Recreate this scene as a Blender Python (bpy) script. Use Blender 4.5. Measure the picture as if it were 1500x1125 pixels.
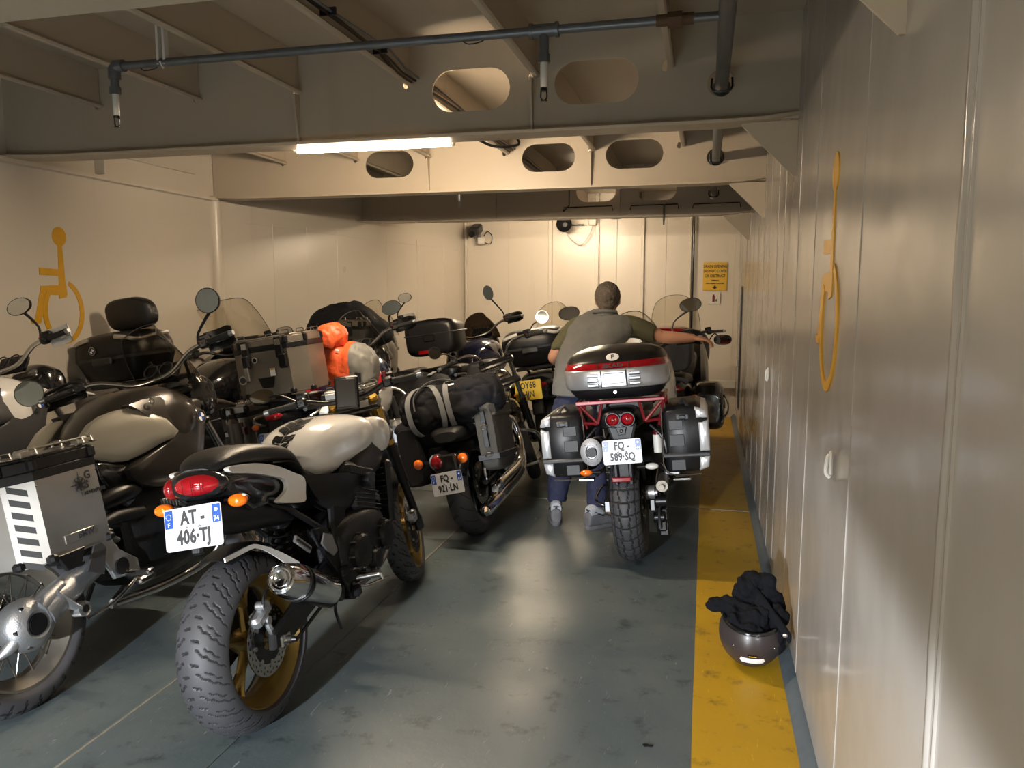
import bpy, bmesh, math, random
import numpy as np
from mathutils import Vector, Matrix, noise
from mathutils.geometry import tessellate_polygon
random.seed(7)
R=math.radians; PI=math.pi; sin=math.sin; cos=math.cos
SC=bpy.context.scene
for o in list(bpy.data.objects): bpy.data.objects.remove(o)
COL=SC.collection
# ------------------------------------------------------------------ camera, world, lights, exposure
cam=bpy.data.cameras.new('camera'); co=bpy.data.objects.new('camera',cam); COL.objects.link(co)
cam.sensor_width=36; cam.lens=1127/1500*36; cam.clip_start=.05; cam.clip_end=60
co.location=(0,0,1.55); co.rotation_euler=(R(90-6.705),0,R(14.05)); SC.camera=co
W=bpy.data.worlds.new('world'); SC.world=W; W.use_nodes=True
W.node_tree.nodes['Background'].inputs[0].default_value=(1,.86,.68,1); W.node_tree.nodes['Background'].inputs[1].default_value=.02
SC.view_settings.view_transform='Standard'; SC.view_settings.look='None'; SC.view_settings.gamma=1
SC.view_settings.use_curve_mapping=False; SC.view_settings.exposure=1.05
def lamp(kind,name,loc,target,power,color,**kw):
    l=bpy.data.lights.new(name,kind); l.energy=power; l.color=color
    for k,v in kw.items(): setattr(l,k,v)
    o=bpy.data.objects.new(name,l); COL.objects.link(o); o.location=loc
    d=Vector(target)-Vector(loc); o.rotation_euler=d.to_track_quat('-Z','Y').to_euler(); return o
# white lamp of the vehicle waiting behind the camera (low beam)
lamp('SPOT','vehicle_lamp',(-1.55,-1.9,1.0),(-1.45,-1.38,.15),760,(.90,.95,1),spot_size=R(120),spot_blend=.07,shadow_soft_size=.07)
# warm tube lights of the bay behind the camera
lamp('AREA','bay_tube_light',(-1.7,-.5,2.3),(-1.5,.6,0),24,(1,.82,.60),shape='RECTANGLE',size=1.2,size_y=.08)
TUBE=240.0; TUBE_COL=(1,.80,.57,1)
# ------------------------------------------------------------------ materials
MATS={}
def mat(name,col=(.5,.5,.5),rough=.5,metal=0,coat=0,spec=.5,noise_amt=0,noise_scale=20,bump=0,bump_scale=60,emit=None,rvar=0,aniso=0):
    if name in MATS: return MATS[name]
    m=bpy.data.materials.new(name); m.use_nodes=True; MATS[name]=m
    nt=m.node_tree; N=nt.nodes; L=nt.links; b=N['Principled BSDF']
    b.inputs['Base Color'].default_value=(*col,1); b.inputs['Roughness'].default_value=rough; b.inputs['Metallic'].default_value=metal
    b.inputs['Coat Weight'].default_value=coat; b.inputs['Coat Roughness'].default_value=.08; b.inputs['Specular IOR Level'].default_value=spec
    b.inputs['Anisotropic'].default_value=aniso
    if emit: b.inputs['Emission Color'].default_value=emit[0]; b.inputs['Emission Strength'].default_value=emit[1]
    if noise_amt or rvar or bump:
        tc=N.new('ShaderNodeTexCoord'); nz=N.new('ShaderNodeTexNoise'); nz.inputs['Scale'].default_value=noise_scale; nz.inputs['Detail'].default_value=5
        L.new(tc.outputs['Object'],nz.inputs['Vector'])
        if noise_amt:
            mx=N.new('ShaderNodeMixRGB'); mx.blend_type='MIX'
            mx.inputs[1].default_value=(*[c*(1-noise_amt) for c in col],1); mx.inputs[2].default_value=(*[min(1,c*(1+noise_amt)) for c in col],1)
            L.new(nz.outputs['Fac'],mx.inputs[0]); L.new(mx.outputs[0],b.inputs['Base Color'])
        if rvar:
            mr=N.new('ShaderNodeMapRange'); mr.inputs[3].default_value=max(.02,rough-rvar); mr.inputs[4].default_value=min(1,rough+rvar)
            L.new(nz.outputs['Fac'],mr.inputs[0]); L.new(mr.outputs[0],b.inputs['Roughness'])
        if bump:
            n2=N.new('ShaderNodeTexNoise'); n2.inputs['Scale'].default_value=bump_scale; n2.inputs['Detail'].default_value=4
            L.new(tc.outputs['Object'],n2.inputs['Vector']); bp=N.new('ShaderNodeBump'); bp.inputs['Strength'].default_value=bump; bp.inputs['Distance'].default_value=.01
            L.new(n2.outputs['Fac'],bp.inputs['Height']); L.new(bp.outputs[0],b.inputs['Normal'])
    return m
def glass(name,col,alpha,rough=.03):
    m=bpy.data.materials.new(name); m.use_nodes=True; nt=m.node_tree; N=nt.nodes; L=nt.links; N.clear()
    o=N.new('ShaderNodeOutputMaterial'); mx=N.new('ShaderNodeMixShader'); t=N.new('ShaderNodeBsdfTransparent'); g=N.new('ShaderNodeBsdfGlossy'); lw=N.new('ShaderNodeLayerWeight'); pw=N.new('ShaderNodeMath'); pw.operation='POWER'; pw.inputs[1].default_value=3.0; ad=N.new('ShaderNodeMath'); ad.operation='MULTIPLY_ADD'; ad.inputs[1].default_value=.45; ad.inputs[2].default_value=.03
    t.inputs[0].default_value=(*[c*alpha for c in col],1); g.inputs['Roughness'].default_value=rough; lw.inputs[0].default_value=.5
    L.new(lw.outputs['Facing'],pw.inputs[0]); L.new(pw.outputs[0],ad.inputs[0]); L.new(ad.outputs[0],mx.inputs[0]); L.new(t.outputs[0],mx.inputs[1]); L.new(g.outputs[0],mx.inputs[2]); L.new(mx.outputs[0],o.inputs[0]); return m
def painted_steel(name,col,rough,wave=.35,dirt=(.30,.20,.11),dirt_amt=.25):
    m=bpy.data.materials.new(name); m.use_nodes=True; nt=m.node_tree; N=nt.nodes; L=nt.links; b=N['Principled BSDF']
    tc=N.new('ShaderNodeTexCoord'); geo=N.new('ShaderNodeNewGeometry')
    def nz(scale,detail=4,vec=None,rgh=.5):
        n=N.new('ShaderNodeTexNoise'); n.inputs['Scale'].default_value=scale; n.inputs['Detail'].default_value=detail; n.inputs['Roughness'].default_value=rgh
        L.new(vec or geo.outputs['Position'],n.inputs['Vector']); return n
    big=nz(.9,3); fine=nz(26,5)
    mp=N.new('ShaderNodeMapping'); mp.inputs['Scale'].default_value=(3,3,.25); L.new(geo.outputs['Position'],mp.inputs[0]); streak=nz(1.6,6,mp.outputs[0],.6)
    c1=N.new('ShaderNodeMixRGB'); c1.inputs[1].default_value=(*col,1); c1.inputs[2].default_value=(*[c*.90 for c in col],1); L.new(big.outputs['Fac'],c1.inputs[0])
    rp=N.new('ShaderNodeValToRGB'); rp.color_ramp.elements[0].position=.60; rp.color_ramp.elements[1].position=.86; L.new(streak.outputs['Fac'],rp.inputs[0])
    mu=N.new('ShaderNodeMath'); mu.operation='MULTIPLY'; mu.inputs[1].default_value=dirt_amt; L.new(rp.outputs[0],mu.inputs[0])
    c2=N.new('ShaderNodeMixRGB'); c2.inputs[2].default_value=(*dirt,1); L.new(mu.outputs[0],c2.inputs[0]); L.new(c1.outputs[0],c2.inputs[1]); L.new(c2.outputs[0],b.inputs['Base Color'])
    spk=nz(120,2); rs=N.new('ShaderNodeValToRGB'); rs.color_ramp.elements[0].position=.78; rs.color_ramp.elements[1].position=.80; L.new(spk.outputs['Fac'],rs.inputs[0])
    mr=N.new('ShaderNodeMapRange'); mr.inputs[3].default_value=rough*.8; mr.inputs[4].default_value=rough*1.4; L.new(big.outputs['Fac'],mr.inputs[0]); L.new(mr.outputs[0],b.inputs['Roughness'])
    w=nz(2.2,2); b1=N.new('ShaderNodeBump'); b1.inputs['Strength'].default_value=wave; b1.inputs['Distance'].default_value=.02; L.new(w.outputs['Fac'],b1.inputs['Height'])
    b2=N.new('ShaderNodeBump'); b2.inputs['Strength'].default_value=.12; b2.inputs['Distance'].default_value=.003; L.new(fine.outputs['Fac'],b2.inputs['Height']); L.new(b1.outputs[0],b2.inputs['Normal'])
    L.new(b2.outputs[0],b.inputs['Normal']); return m
def floor_mat(name,base,worn,dark,rough,scr=True):
    m=bpy.data.materials.new(name); m.use_nodes=True; nt=m.node_tree; N=nt.nodes; L=nt.links; b=N['Principled BSDF']; geo=N.new('ShaderNodeNewGeometry')
    def nz(scale,detail=5,vec=None,rgh=.55,dist=0):
        n=N.new('ShaderNodeTexNoise'); n.inputs['Scale'].default_value=scale; n.inputs['Detail'].default_value=detail; n.inputs['Roughness'].default_value=rgh; n.inputs['Distortion'].default_value=dist
        L.new(vec or geo.outputs['Position'],n.inputs['Vector']); return n
    def ramp(src,a,c):
        r=N.new('ShaderNodeValToRGB'); r.color_ramp.elements[0].position=a; r.color_ramp.elements[1].position=c; L.new(src,r.inputs[0]); return r.outputs[0]
    def mixc(f,a,c):
        x=N.new('ShaderNodeMixRGB'); L.new(f,x.inputs[0])
        if isinstance(a,tuple): x.inputs[1].default_value=(*a,1)
        else: L.new(a,x.inputs[1])
        x.inputs[2].default_value=(*c,1); return x.outputs[0]
    c=mixc(ramp(nz(1.1,6,dist=.6).outputs['Fac'],.35,.75),base,worn)
    c=mixc(ramp(nz(7,8,rgh=.7).outputs['Fac'],.56,.70),c,dark)
    mp=N.new('ShaderNodeMapping'); mp.inputs['Rotation'].default_value=(0,0,.5); mp.inputs['Scale'].default_value=(22,3.5,1); L.new(geo.outputs['Position'],mp.inputs[0])
    s=ramp(nz(2.2,6,mp.outputs[0],.7,1.2).outputs['Fac'],.64,.70)
    mu=N.new('ShaderNodeMath'); mu.operation='MULTIPLY'; mu.inputs[1].default_value=.8; L.new(s,mu.inputs[0])
    c=mixc(mu.outputs[0],c,tuple(min(1,x*2.2) for x in worn)); L.new(c,b.inputs['Base Color'])
    mr=N.new('ShaderNodeMapRange'); mr.inputs[3].default_value=rough-.1; mr.inputs[4].default_value=rough+.16; L.new(nz(3,6).outputs['Fac'],mr.inputs[0]); L.new(mr.outputs[0],b.inputs['Roughness'])
    bp=N.new('ShaderNodeBump'); bp.inputs['Strength'].default_value=.35; bp.inputs['Distance'].default_value=.006; L.new(nz(9,8,rgh=.65).outputs['Fac'],bp.inputs['Height']); L.new(bp.outputs[0],b.inputs['Normal'])
    return m
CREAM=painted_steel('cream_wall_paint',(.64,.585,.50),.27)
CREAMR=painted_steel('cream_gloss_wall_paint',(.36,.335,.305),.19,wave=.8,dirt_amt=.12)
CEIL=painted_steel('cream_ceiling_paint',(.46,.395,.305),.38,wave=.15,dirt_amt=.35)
FLOOR=floor_mat('blue_green_deck_paint',(.062,.088,.100),(.130,.147,.146),(.026,.035,.039),.34)
YEL=floor_mat('yellow_deck_paint',(.50,.30,.010),(.40,.225,.012),(.13,.085,.02),.42)
KERB=mat('grey_blue_kerb_paint',(.085,.11,.13),.45,noise_amt=.3)
SEAM=mat('worn_weld_seam',(.20,.19,.16),.5,noise_amt=.4,noise_scale=30)
SEAMG=mat('painted_weld_seam',(.09,.11,.11),.4,noise_amt=.3)
SYM=mat('yellow_symbol_paint',(.62,.33,.02),.32,noise_amt=.1)
PIPE=mat('galvanised_pipe',(.16,.17,.18),.45,.6,noise_amt=.4,noise_scale=14,rvar=.12)
RUST=mat('rusted_fitting',(.10,.055,.03),.7,.3,noise_amt=.5)
OFFW=mat('off_white_plastic',(.62,.60,.55),.4)
BLK=mat('black_plastic',(.006,.006,.007),.36,spec=.35,noise_amt=.2,bump=.08,bump_scale=300)
BLKS=mat('satin_black_metal',(.010,.010,.011),.30,.3,noise_amt=.3)
GBLK=mat('gloss_black_paint',(.008,.008,.009),.16,0,.7)
DGREY=mat('dark_grey_plastic',(.026,.026,.028),.5)
GREYM=mat('matt_grey_paint',(.10,.10,.10),.38,.2,.2)
SEATM=mat('black_seat_vinyl',(.008,.008,.008),.38,bump=.25,bump_scale=220)
RUB=mat('tyre_rubber',(.038,.038,.043),.60,noise_amt=.25,noise_scale=9,rvar=.08)
RUBD=mat('tyre_groove_shade',(.005,.005,.006),.8)  # same rubber, coloured darker to paint shade into the grooves
GRIP=mat('grip_rubber',(.012,.012,.012),.7,bump=.6,bump_scale=240)
WHT=mat('white_gloss_paint',(.74,.73,.71),.18,0,.6)
GOLD=mat('gold_wheel_paint',(.36,.24,.07),.33,.75)
GOLDF=mat('gold_anodised_fork',(.55,.34,.07),.25,.9)
ALU=mat('brushed_aluminium',(.50,.48,.45),.34,.95,noise_amt=.12,noise_scale=5,rvar=.08,aniso=.4)
ALUD=mat('weathered_aluminium',(.24,.215,.18),.42,.8,noise_amt=.2,noise_scale=6,rvar=.08)
CAST=mat('cast_aluminium',(.36,.37,.385),.42,.85,noise_amt=.15,bump=.15,bump_scale=160)
CASTD=mat('dark_cast_engine',(.016,.016,.017),.42,.6,noise_amt=.3,bump=.2,bump_scale=120)
CHR=mat('chrome',(.72,.72,.73),.08,1)
STL=mat('stainless_steel',(.45,.44,.43),.22,1,rvar=.05)
HOT=mat('heat_tinted_steel',(.30,.27,.27),.25,1,noise_amt=.2)
REDL=mat('red_lamp_lens',(.26,.004,.008),.10,0,.8)
REDD=mat('dark_red_lens',(.18,.004,.006),.12,0,.6)
REDP=mat('red_rack_paint',(.15,.005,.009),.3,.2,.4)
AMB=mat('amber_indicator_lens',(.70,.13,.005),.12,0,.7)
PLW=mat('white_plate_reflective',(.46,.465,.49),.35)
PLY=mat('yellow_plate_reflective',(.75,.54,.02),.35)
BLU=mat('blue_plate_band',(.01,.06,.30),.35)
INK=mat('black_print',(.012,.012,.012),.5)
INKW=mat('white_print',(.85,.85,.85),.5)
BEI=mat('champagne_tank_paint',(.33,.31,.26),.30,.35,.4)
BRN=mat('dark_bronze_body_paint',(.035,.030,.026),.32,.3,.3)
SILV=mat('silver_case_plastic',(.36,.36,.37),.30,.5,.2)
SILB=mat('bright_silver_case_cover',(.66,.67,.69),.28,.5,.2)
MIR=mat('mirror_glass',(.55,.55,.52),.03,1)
BAGB=mat('black_luggage_fabric',(.005,.005,.007),.70,spec=.25,bump=.5,bump_scale=300)
BAGO=mat('olive_saddlebag_fabric',(.036,.034,.028),.6,bump=.4,bump_scale=260)
STRAP=mat('grey_webbing_strap',(.17,.175,.18),.6,bump=.4,bump_scale=400)
ORA=mat('orange_dry_bag_fabric',(.62,.085,.02),.5,bump=.3,bump_scale=40)
GRYB=mat('grey_dry_bag_fabric',(.13,.127,.115),.6)
NAVY=mat('navy_tank_paint',(.010,.014,.045),.2,0,.6)
REDT=mat('red_tank_paint',(.50,.015,.02),.2,0,.6)
VEST=mat('charcoal_vest_cloth',(.105,.105,.100),.85,noise_amt=.15,bump=.4,bump_scale=200)
SHIRT=mat('olive_shirt_cloth',(.062,.060,.028),.85,bump=.3,bump_scale=200)
SKIN=mat('skin',(.42,.21,.13),.5,noise_amt=.12,noise_scale=14)
HAIR=mat('grey_brown_hair',(.085,.066,.050),.75,noise_amt=.7,noise_scale=60,bump=1,bump_scale=120)
DENIM=mat('navy_trouser_cloth',(.010,.014,.045),.8,bump=.4,bump_scale=180)
SHOE=mat('grey_shoe_fabric',(.11,.11,.12),.7,noise_amt=.4,noise_scale=30)
SHOEW=mat('pale_shoe_fabric',(.36,.38,.42),.6)
CLOTH=mat('black_jacket_cloth',(.004,.0045,.007),.85,spec=.18,bump=.4,bump_scale=350)
HELM=mat('matt_brown_helmet_shell',(.045,.036,.036),.38,.2,.15)
YST=mat('fluorescent_yellow_reflector',(.60,.72,.02),.4)
SGN=mat('yellow_sign_board',(.66,.40,.02),.4)
CLEAR=glass('clear_windscreen',(1,.98,.93),.93)
SMOKE=glass('smoked_windscreen',(.5,.42,.36),.45)
SMOK2=glass('lightly_tinted_windscreen',(.9,.85,.78),.72)
TUBEF=mat('lit_fluorescent_tube_far',(1,1,1),.4,emit=(TUBE_COL,TUBE*.62))
TUBEM=mat('lit_fluorescent_tube',(1,1,1),.4,emit=(TUBE_COL,TUBE))
# ------------------------------------------------------------------ mesh helper
LOOSE=('corner_guard','d_ring','band_joint','snap_stud','hazard_stripe','lens_rib','panel_line','lid_trim','lock_plate')
class G:
    def __init__(s,m=None): s.v=[];s.f=[];s.mi=[];s.ms=[];s.m=m
    def _mi(s):
        if s.m not in s.ms: s.ms.append(s.m)
        return s.ms.index(s.m)
    def add(s,vs,fs,m=None):
        if m is not None: s.m=m
        k=len(s.v); s.v.extend([tuple(v) for v in vs]); i=s._mi()
        for f in fs: s.f.append(tuple(a+k for a in f)); s.mi.append(i)
        return s
    def rings(s,rs,cap=(1,1),closed=False,m=None):
        n=len(rs[0]); vs=[p for r in rs for p in r]; fs=[]
        K=len(rs) if closed else len(rs)-1
        for i in range(K):
            a=i*n; b=((i+1)%len(rs))*n
            for j in range(n): j2=(j+1)%n; fs.append((a+j,a+j2,b+j2,b+j))
        if not closed:
            if cap[0]: fs.append(tuple(range(n-1,-1,-1)))
            if cap[1]: fs.append(tuple((len(rs)-1)*n+j for j in range(n)))
        return s.add(vs,fs,m)
    def tube(s,pts,r,seg=10,m=None,smooth=0,closed=False,flat=1.0,cap=True):
        P=[Vector(p) for p in pts]
        rr=list(r) if isinstance(r,(list,tuple)) else [r]*len(P)
        if smooth: P,rr=crv(P,rr,smooth,closed)
        n=len(P); T=[]
        for i in range(n):
            if closed: t=P[(i+1)%n]-P[i-1]
            else: t=P[min(i+1,n-1)]-P[max(i-1,0)]
            T.append(t.normalized() if t.length>1e-9 else Vector((0,0,1)))
        up=Vector((0,0,1)) if abs(T[0].z)<.9 else Vector((1,0,0))
        u=T[0].cross(up).normalized(); rs=[]
        for i in range(n):
            if i: u=(u-T[i]*u.dot(T[i])); u=u.normalized() if u.length>1e-6 else T[i].orthogonal().normalized()
            w=T[i].cross(u)
            rs.append([P[i]+u*(rr[i]*cos(2*PI*j/seg))+w*(rr[i]*flat*sin(2*PI*j/seg)) for j in range(seg)])
        return s.rings(rs,(cap,cap),closed,m)
    def cyl(s,a,b,r0,r1=None,seg=16,m=None): return s.tube([a,b],[r0,r1 if r1 is not None else r0],seg,m)
    def lathe(s,prof,o=(0,0,0),ax=(1,0,0),seg=32,m=None,closed=False):
        o=Vector(o); ax=Vector(ax).normalized(); u=ax.orthogonal().normalized(); w=ax.cross(u); rs=[]
        for a,r in prof: rs.append([o+ax*a+u*(r*cos(2*PI*j/seg))+w*(r*sin(2*PI*j/seg)) for j in range(seg)])
        return s.rings(rs,(1,1),closed,m)
    def prism(s,out,a0,a1,ax='x',bev=0,m=None):
        # outline in the plane perpendicular to ax: x->(y,z)  y->(x,z)  z->(x,y)
        n=len(out); c=[Vector((p[0],p[1],0)) for p in out]
        area=sum(c[i].x*c[(i+1)%n].y-c[(i+1)%n].x*c[i].y for i in range(n))
        if area<0: c.reverse()
        def ins(d):
            q=[]
            for i in range(n):
                e0=(c[i]-c[i-1]); e1=(c[(i+1)%n]-c[i]); e0.normalize(); e1.normalize()
                n0=Vector((-e0.y,e0.x,0)); n1=Vector((-e1.y,e1.x,0)); b=n0+n1
                b=b/max(.35,b.length_squared/2) if b.length>1e-6 else n0
                q.append(c[i]+b*d)
            return q
        def P(v,a):
            return (a,v.x,v.y) if ax=='x' else ((v.x,a,v.y) if ax=='y' else (v.x,v.y,a))
        if a1<a0: a0,a1=a1,a0
        if bev>0:
            q=ins(bev); L=[(q,a0),(c,a0+bev),(c,a1-bev),(q,a1)]
        else: L=[(c,a0),(c,a1)]
        return s.rings([[P(v,a) for v in cc] for cc,a in L],m=m)
    def box(s,c,d,bev=.004,rot=None,m=None):
        x,y,z=d[0]/2,d[1]/2,d[2]/2; k=len(s.v); bev=min(bev,x*.9,y*.9,z*.9)
        b=bev
        out=[(-x+b,-y),(x-b,-y),(x,-y+b),(x,y-b),(x-b,y),(-x+b,y),(-x,y-b),(-x,-y+b)] if b>0 else [(-x,-y),(x,-y),(x,y),(-x,y)]
        s.prism(out,-z,z,'z',b,m)
        M=Matrix.Translation(c)
        if rot is not None: M=M@(rot if isinstance(rot,Matrix) else Matrix.Rotation(rot[2],4,'Z')@Matrix.Rotation(rot[1],4,'Y')@Matrix.Rotation(rot[0],4,'X'))
        for i in range(k,len(s.v)): s.v[i]=tuple(M@Vector(s.v[i]))
        return s
    def ell(s,c,r,seg=16,rg=10,m=None,rot=None):
        rs=[]; M=Matrix.Translation(c)@(rot if rot is not None else Matrix())
        for i in range(rg+1):
            t=PI*(i/rg)*.98+PI*.01
            rs.append([tuple(M@Vector((r[0]*sin(t)*cos(2*PI*j/seg),r[1]*sin(t)*sin(2*PI*j/seg),-r[2]*cos(t)))) for j in range(seg)])
        return s.rings(rs,m=m)
    def loft(s,S,seg=28,sub=4,m=None,disp=None,x0=0,axis='y'):
        # sections (y, ztop, zbot, halfwidth, exponent, widest 0..1)
        S=[(*q,)+(2.4,.5)[len(q)-4:] if len(q)<6 else q for q in S]
        A=np.array(S,float); rows=cr_rows(A,sub); rs=[]; ny=len(rows)
        for y,zt,zb,hw,n,wf in rows:
            zm=zb+(zt-zb)*wf; r=[]; n=max(n,1.2)
            for j in range(seg):
                a=2*PI*j/seg; ca,sa=cos(a),sin(a)
                x=hw*math.copysign(abs(ca)**(2/n),ca); h=(zt-zm) if sa>0 else (zm-zb)
                z=zm+h*math.copysign(abs(sa)**(2/n),sa)
                p=Vector((x+x0,y,z)) if axis=='y' else Vector((y,x+x0,z))
                if disp: p=disp(p,a)
                r.append(p)
            rs.append(r)
        return s.rings(rs,m=m)
    def sheet(s,F,nu,nv,th,m=None):
        P=np.array([[F(i/nu,j/nv) for j in range(nv+1)] for i in range(nu+1)],float)
        du=np.gradient(P,axis=0); dv=np.gradient(P,axis=1); Nn=np.cross(du,dv); Nn/=np.linalg.norm(Nn,axis=2,keepdims=True)+1e-9
        Q=P+Nn*th; a=P.reshape(-1,3); b=Q.reshape(-1,3); n=len(a); w=nv+1; fs=[]
        for i in range(nu):
            for j in range(nv):
                p=i*w+j; q=p+w; fs.append((p,p+1,q+1,q)); fs.append((n+p,n+q,n+q+1,n+p+1))
        def e(p,q): fs.append((p,q,n+q,n+p))
        for j in range(nv): e(j+1,j); e(nu*w+j,nu*w+j+1)
        for i in range(nu): e(i*w,(i+1)*w); e((i+1)*w+nv,i*w+nv)
        return s.add(np.vstack([a,b]).tolist(),fs,m)
    def xf(s,M,k=0):
        for i in range(k,len(s.v)): s.v[i]=tuple(M@Vector(s.v[i]))
        return s
    def mirror(s):
        n=len(s.v); fs=list(s.f); mi=list(s.mi)
        s.v.extend([(-a,b,c) for a,b,c in s.v[:n]])
        for f,i in zip(fs,mi): s.f.append(tuple(a+n for a in reversed(f))); s.mi.append(i)
        return s
    def mk(s,name,parent=None,ang=38,recalc=True,mods=None):
        if name in ('footpeg','seam_piping','axle_bobbin','axle_nut') or (name in LOOSE and parent is not None):
            return s._split(name,parent,ang,'x' if name not in LOOSE else 'l')
        return s._mk(name,parent,ang,recalc)
    def _split(s,name,parent,ang,how):
        n=len(s.v); root=list(range(n))
        def fd(a):
            while root[a]!=a: root[a]=root[root[a]]; a=root[a]
            return a
        for f in s.f:
            r0=fd(f[0])
            for q in f[1:]: root[fd(q)]=r0
        grp={}
        for i,f in enumerate(s.f): grp.setdefault(fd(f[0]),[]).append(i)
        comps=[]
        for k,fi in grp.items():
            vs=sorted({q for i in fi for q in s.f[i]}); cx=sum(s.v[q][0] for q in vs)/len(vs); comps.append((fi,vs,cx))
        if how=='x':
            A=[c for c in comps if c[2]<0]; B_=[c for c in comps if c[2]>=0]; sets=[q for q in (B_,A) if q]
        else: sets=[[c] for c in comps]
        out=None
        for st_ in sets:
            g=G(); g.ms=list(s.ms)
            for fi,vs,_ in st_:
                mp={q:len(g.v)+j for j,q in enumerate(vs)}; g.v.extend(s.v[q] for q in vs)
                for i in fi: g.f.append(tuple(mp[q] for q in s.f[i])); g.mi.append(s.mi[i])
            o=g._mk(name,parent,ang); out=out or o
        return out
    def _mk(s,name,parent=None,ang=38,recalc=True):
        me=bpy.data.meshes.new(name); me.from_pydata(s.v,[],s.f)
        for m in s.ms: me.materials.append(m)
        me.polygons.foreach_set('material_index',s.mi); 
        if recalc and len(s.f)<30000:
            bm=bmesh.new(); bm.from_mesh(me); bmesh.ops.recalc_face_normals(bm,faces=bm.faces); bm.to_mesh(me); bm.free()
        me.polygons.foreach_set('use_smooth',[True]*len(me.polygons)); me.set_sharp_from_angle(angle=R(ang)); me.update()
        o=bpy.data.objects.new(name,me); COL.objects.link(o)
        if parent is not None: o.parent=parent
        return o
def cr_rows(A,sub):
    if sub<=1: return A
    n=len(A); out=[]
    for i in range(n-1):
        p0=A[max(i-1,0)];p1=A[i];p2=A[i+1];p3=A[min(i+2,n-1)]
        for k in range(sub):
            t=k/sub; out.append(.5*((2*p1)+(-p0+p2)*t+(2*p0-5*p1+4*p2-p3)*t*t+(-p0+3*p1-3*p2+p3)*t**3))
    out.append(A[-1]); return np.array(out)
def crv(P,rr,sub,closed=False):
    A=np.array([[*p,r] for p,r in zip(P,rr)],float)
    if closed:
        n=len(A); B=np.vstack([A[-1:],A,A[:2]]); out=cr_rows(B,sub)[sub:sub*(n+1)]
    else: out=cr_rows(A,sub)
    return [Vector(o[:3]) for o in out],[max(1e-4,float(o[3])) for o in out]
def empty(name,loc=(0,0,0),rot=(0,0,0)):
    o=bpy.data.objects.new(name,None); COL.objects.link(o); o.location=loc; o.rotation_euler=rot; o.empty_display_size=.1; return o
def tag(o,label=None,cat=None,group=None,kind=None):
    if label: o['label']=label
    if cat: o['category']=cat
    if group: o['group']=group
    if kind: o['kind']=kind
    return o
def text(name,body,size,m,parent,M,ext=.0006,sx=1,align='CENTER',space=1.0,bold=0):
    c=bpy.data.curves.new(name,'FONT'); c.body=body; c.size=size; c.extrude=ext; c.align_x=align; c.align_y='CENTER'; c.space_character=space; c.resolution_u=2; c.offset=bold; c.space_line=1.0
    t=bpy.data.objects.new('t',c); COL.objects.link(t); dg=bpy.context.evaluated_depsgraph_get(); dg.update()
    me=bpy.data.meshes.new_from_object(t.evaluated_get(dg)); bpy.data.objects.remove(t)
    me.transform(M@Matrix.Diagonal((sx,1,1,1))); me.materials.clear(); me.materials.append(m)
    o=bpy.data.objects.new(name,me); COL.objects.link(o)
    if parent is not None: o.parent=parent
    return o
def holed(g,outer,holes,a0,a1,ax='y',m=None):
    loops=[outer]+holes; flat=[Vector((p[0],p[1],0)) for l in loops for p in l]
    tri=tessellate_polygon([[Vector((p[0],p[1],0)) for p in l] for l in loops]); n=len(flat)
    def P(v,a): return (a,v.x,v.y) if ax=='x' else ((v.x,a,v.y) if ax=='y' else (v.x,v.y,a))
    vs=[P(v,a0) for v in flat]+[P(v,a1) for v in flat]; fs=[tuple(t) for t in tri]+[tuple(n+i for i in reversed(t)) for t in tri]; k=0
    for l in loops:
        L=len(l)
        for i in range(L): j=(i+1)%L; fs.append((k+i,k+j,n+k+j,n+k+i))
        k+=L
    return g.add(vs,fs,m)
def stadium(cx,cz,w,h,n=10):
    r=h/2; a=w/2-r; p=[]
    for i in range(n+1): t=-PI/2+PI*i/n; p.append((cx+a+r*cos(t),cz+r*sin(t)))
    for i in range(n+1): t=PI/2+PI*i/n; p.append((cx-a+r*cos(t),cz+r*sin(t)))
    return p
def circ(cx,cz,r,n=24): return [(cx+r*cos(2*PI*i/n),cz+r*sin(2*PI*i/n)) for i in range(n)]
# ------------------------------------------------------------------ room shell
XR=.39; XL=-4.08; CZ=2.82; FY=10.0; BY=-3.2
def st(o): o['kind']='structure'; return o
fl=st(G(FLOOR).box(((XL+XR)/2-.05,(FY+BY)/2,-.05),(XR-XL+.3,FY-BY+.2,.1),0).mk('floor'))
SX=[-2.03,-1.55]
G(SEAM).box((-2.03,1.6,.001),(.010,2.6,.005),.001).mk('weld_seam',fl)
G(SEAM).box((-1.55,5.4,.001),(.012,3.6,.006),.001).mk('weld_seam',fl)
G(SEAMG).box((-1.55,1.2,.001),(.008,4.8,.005),.001).mk('weld_seam',fl)
G(SEAM).box((-1.0,5.61,.001),(2.76,.010,.006),.001).mk('weld_seam',fl)
G(SEAMG).box((-3.0,5.61,.001),(2.0,.010,.005),.001).mk('weld_seam',fl)
ys=G(YEL)
edge=[]; n=80
for i in range(n+1):
    y=BY+(FY-BY)*i/n; edge.append((-.005+.006*noise.noise(Vector((y*2.3,0,0)))+.0035*y/10,y))
ys.prism([(.352,BY)]+[(.352,FY-.02)]+edge[::-1],-.01,.0035,'z'); ystrip=st(ys.mk('trim_1')); ystrip['label']='yellow painted walkway strip along the right wall'
G(SEAM).box((.18,5.60,.0045),(.35,.010,.005),.001).mk('weld_seam',ystrip)
st(G(KERB).prism([(.345,0),(.345,.012),(.372,.045),(.392,.05),(.392,0)],BY,FY,'y').mk('baseboard_right'))
wr=st(G(CREAMR).box((XR+.05,(FY+BY)/2,CZ/2),(.1,FY-BY,CZ+.1),0).mk('wall_right'))
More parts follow.
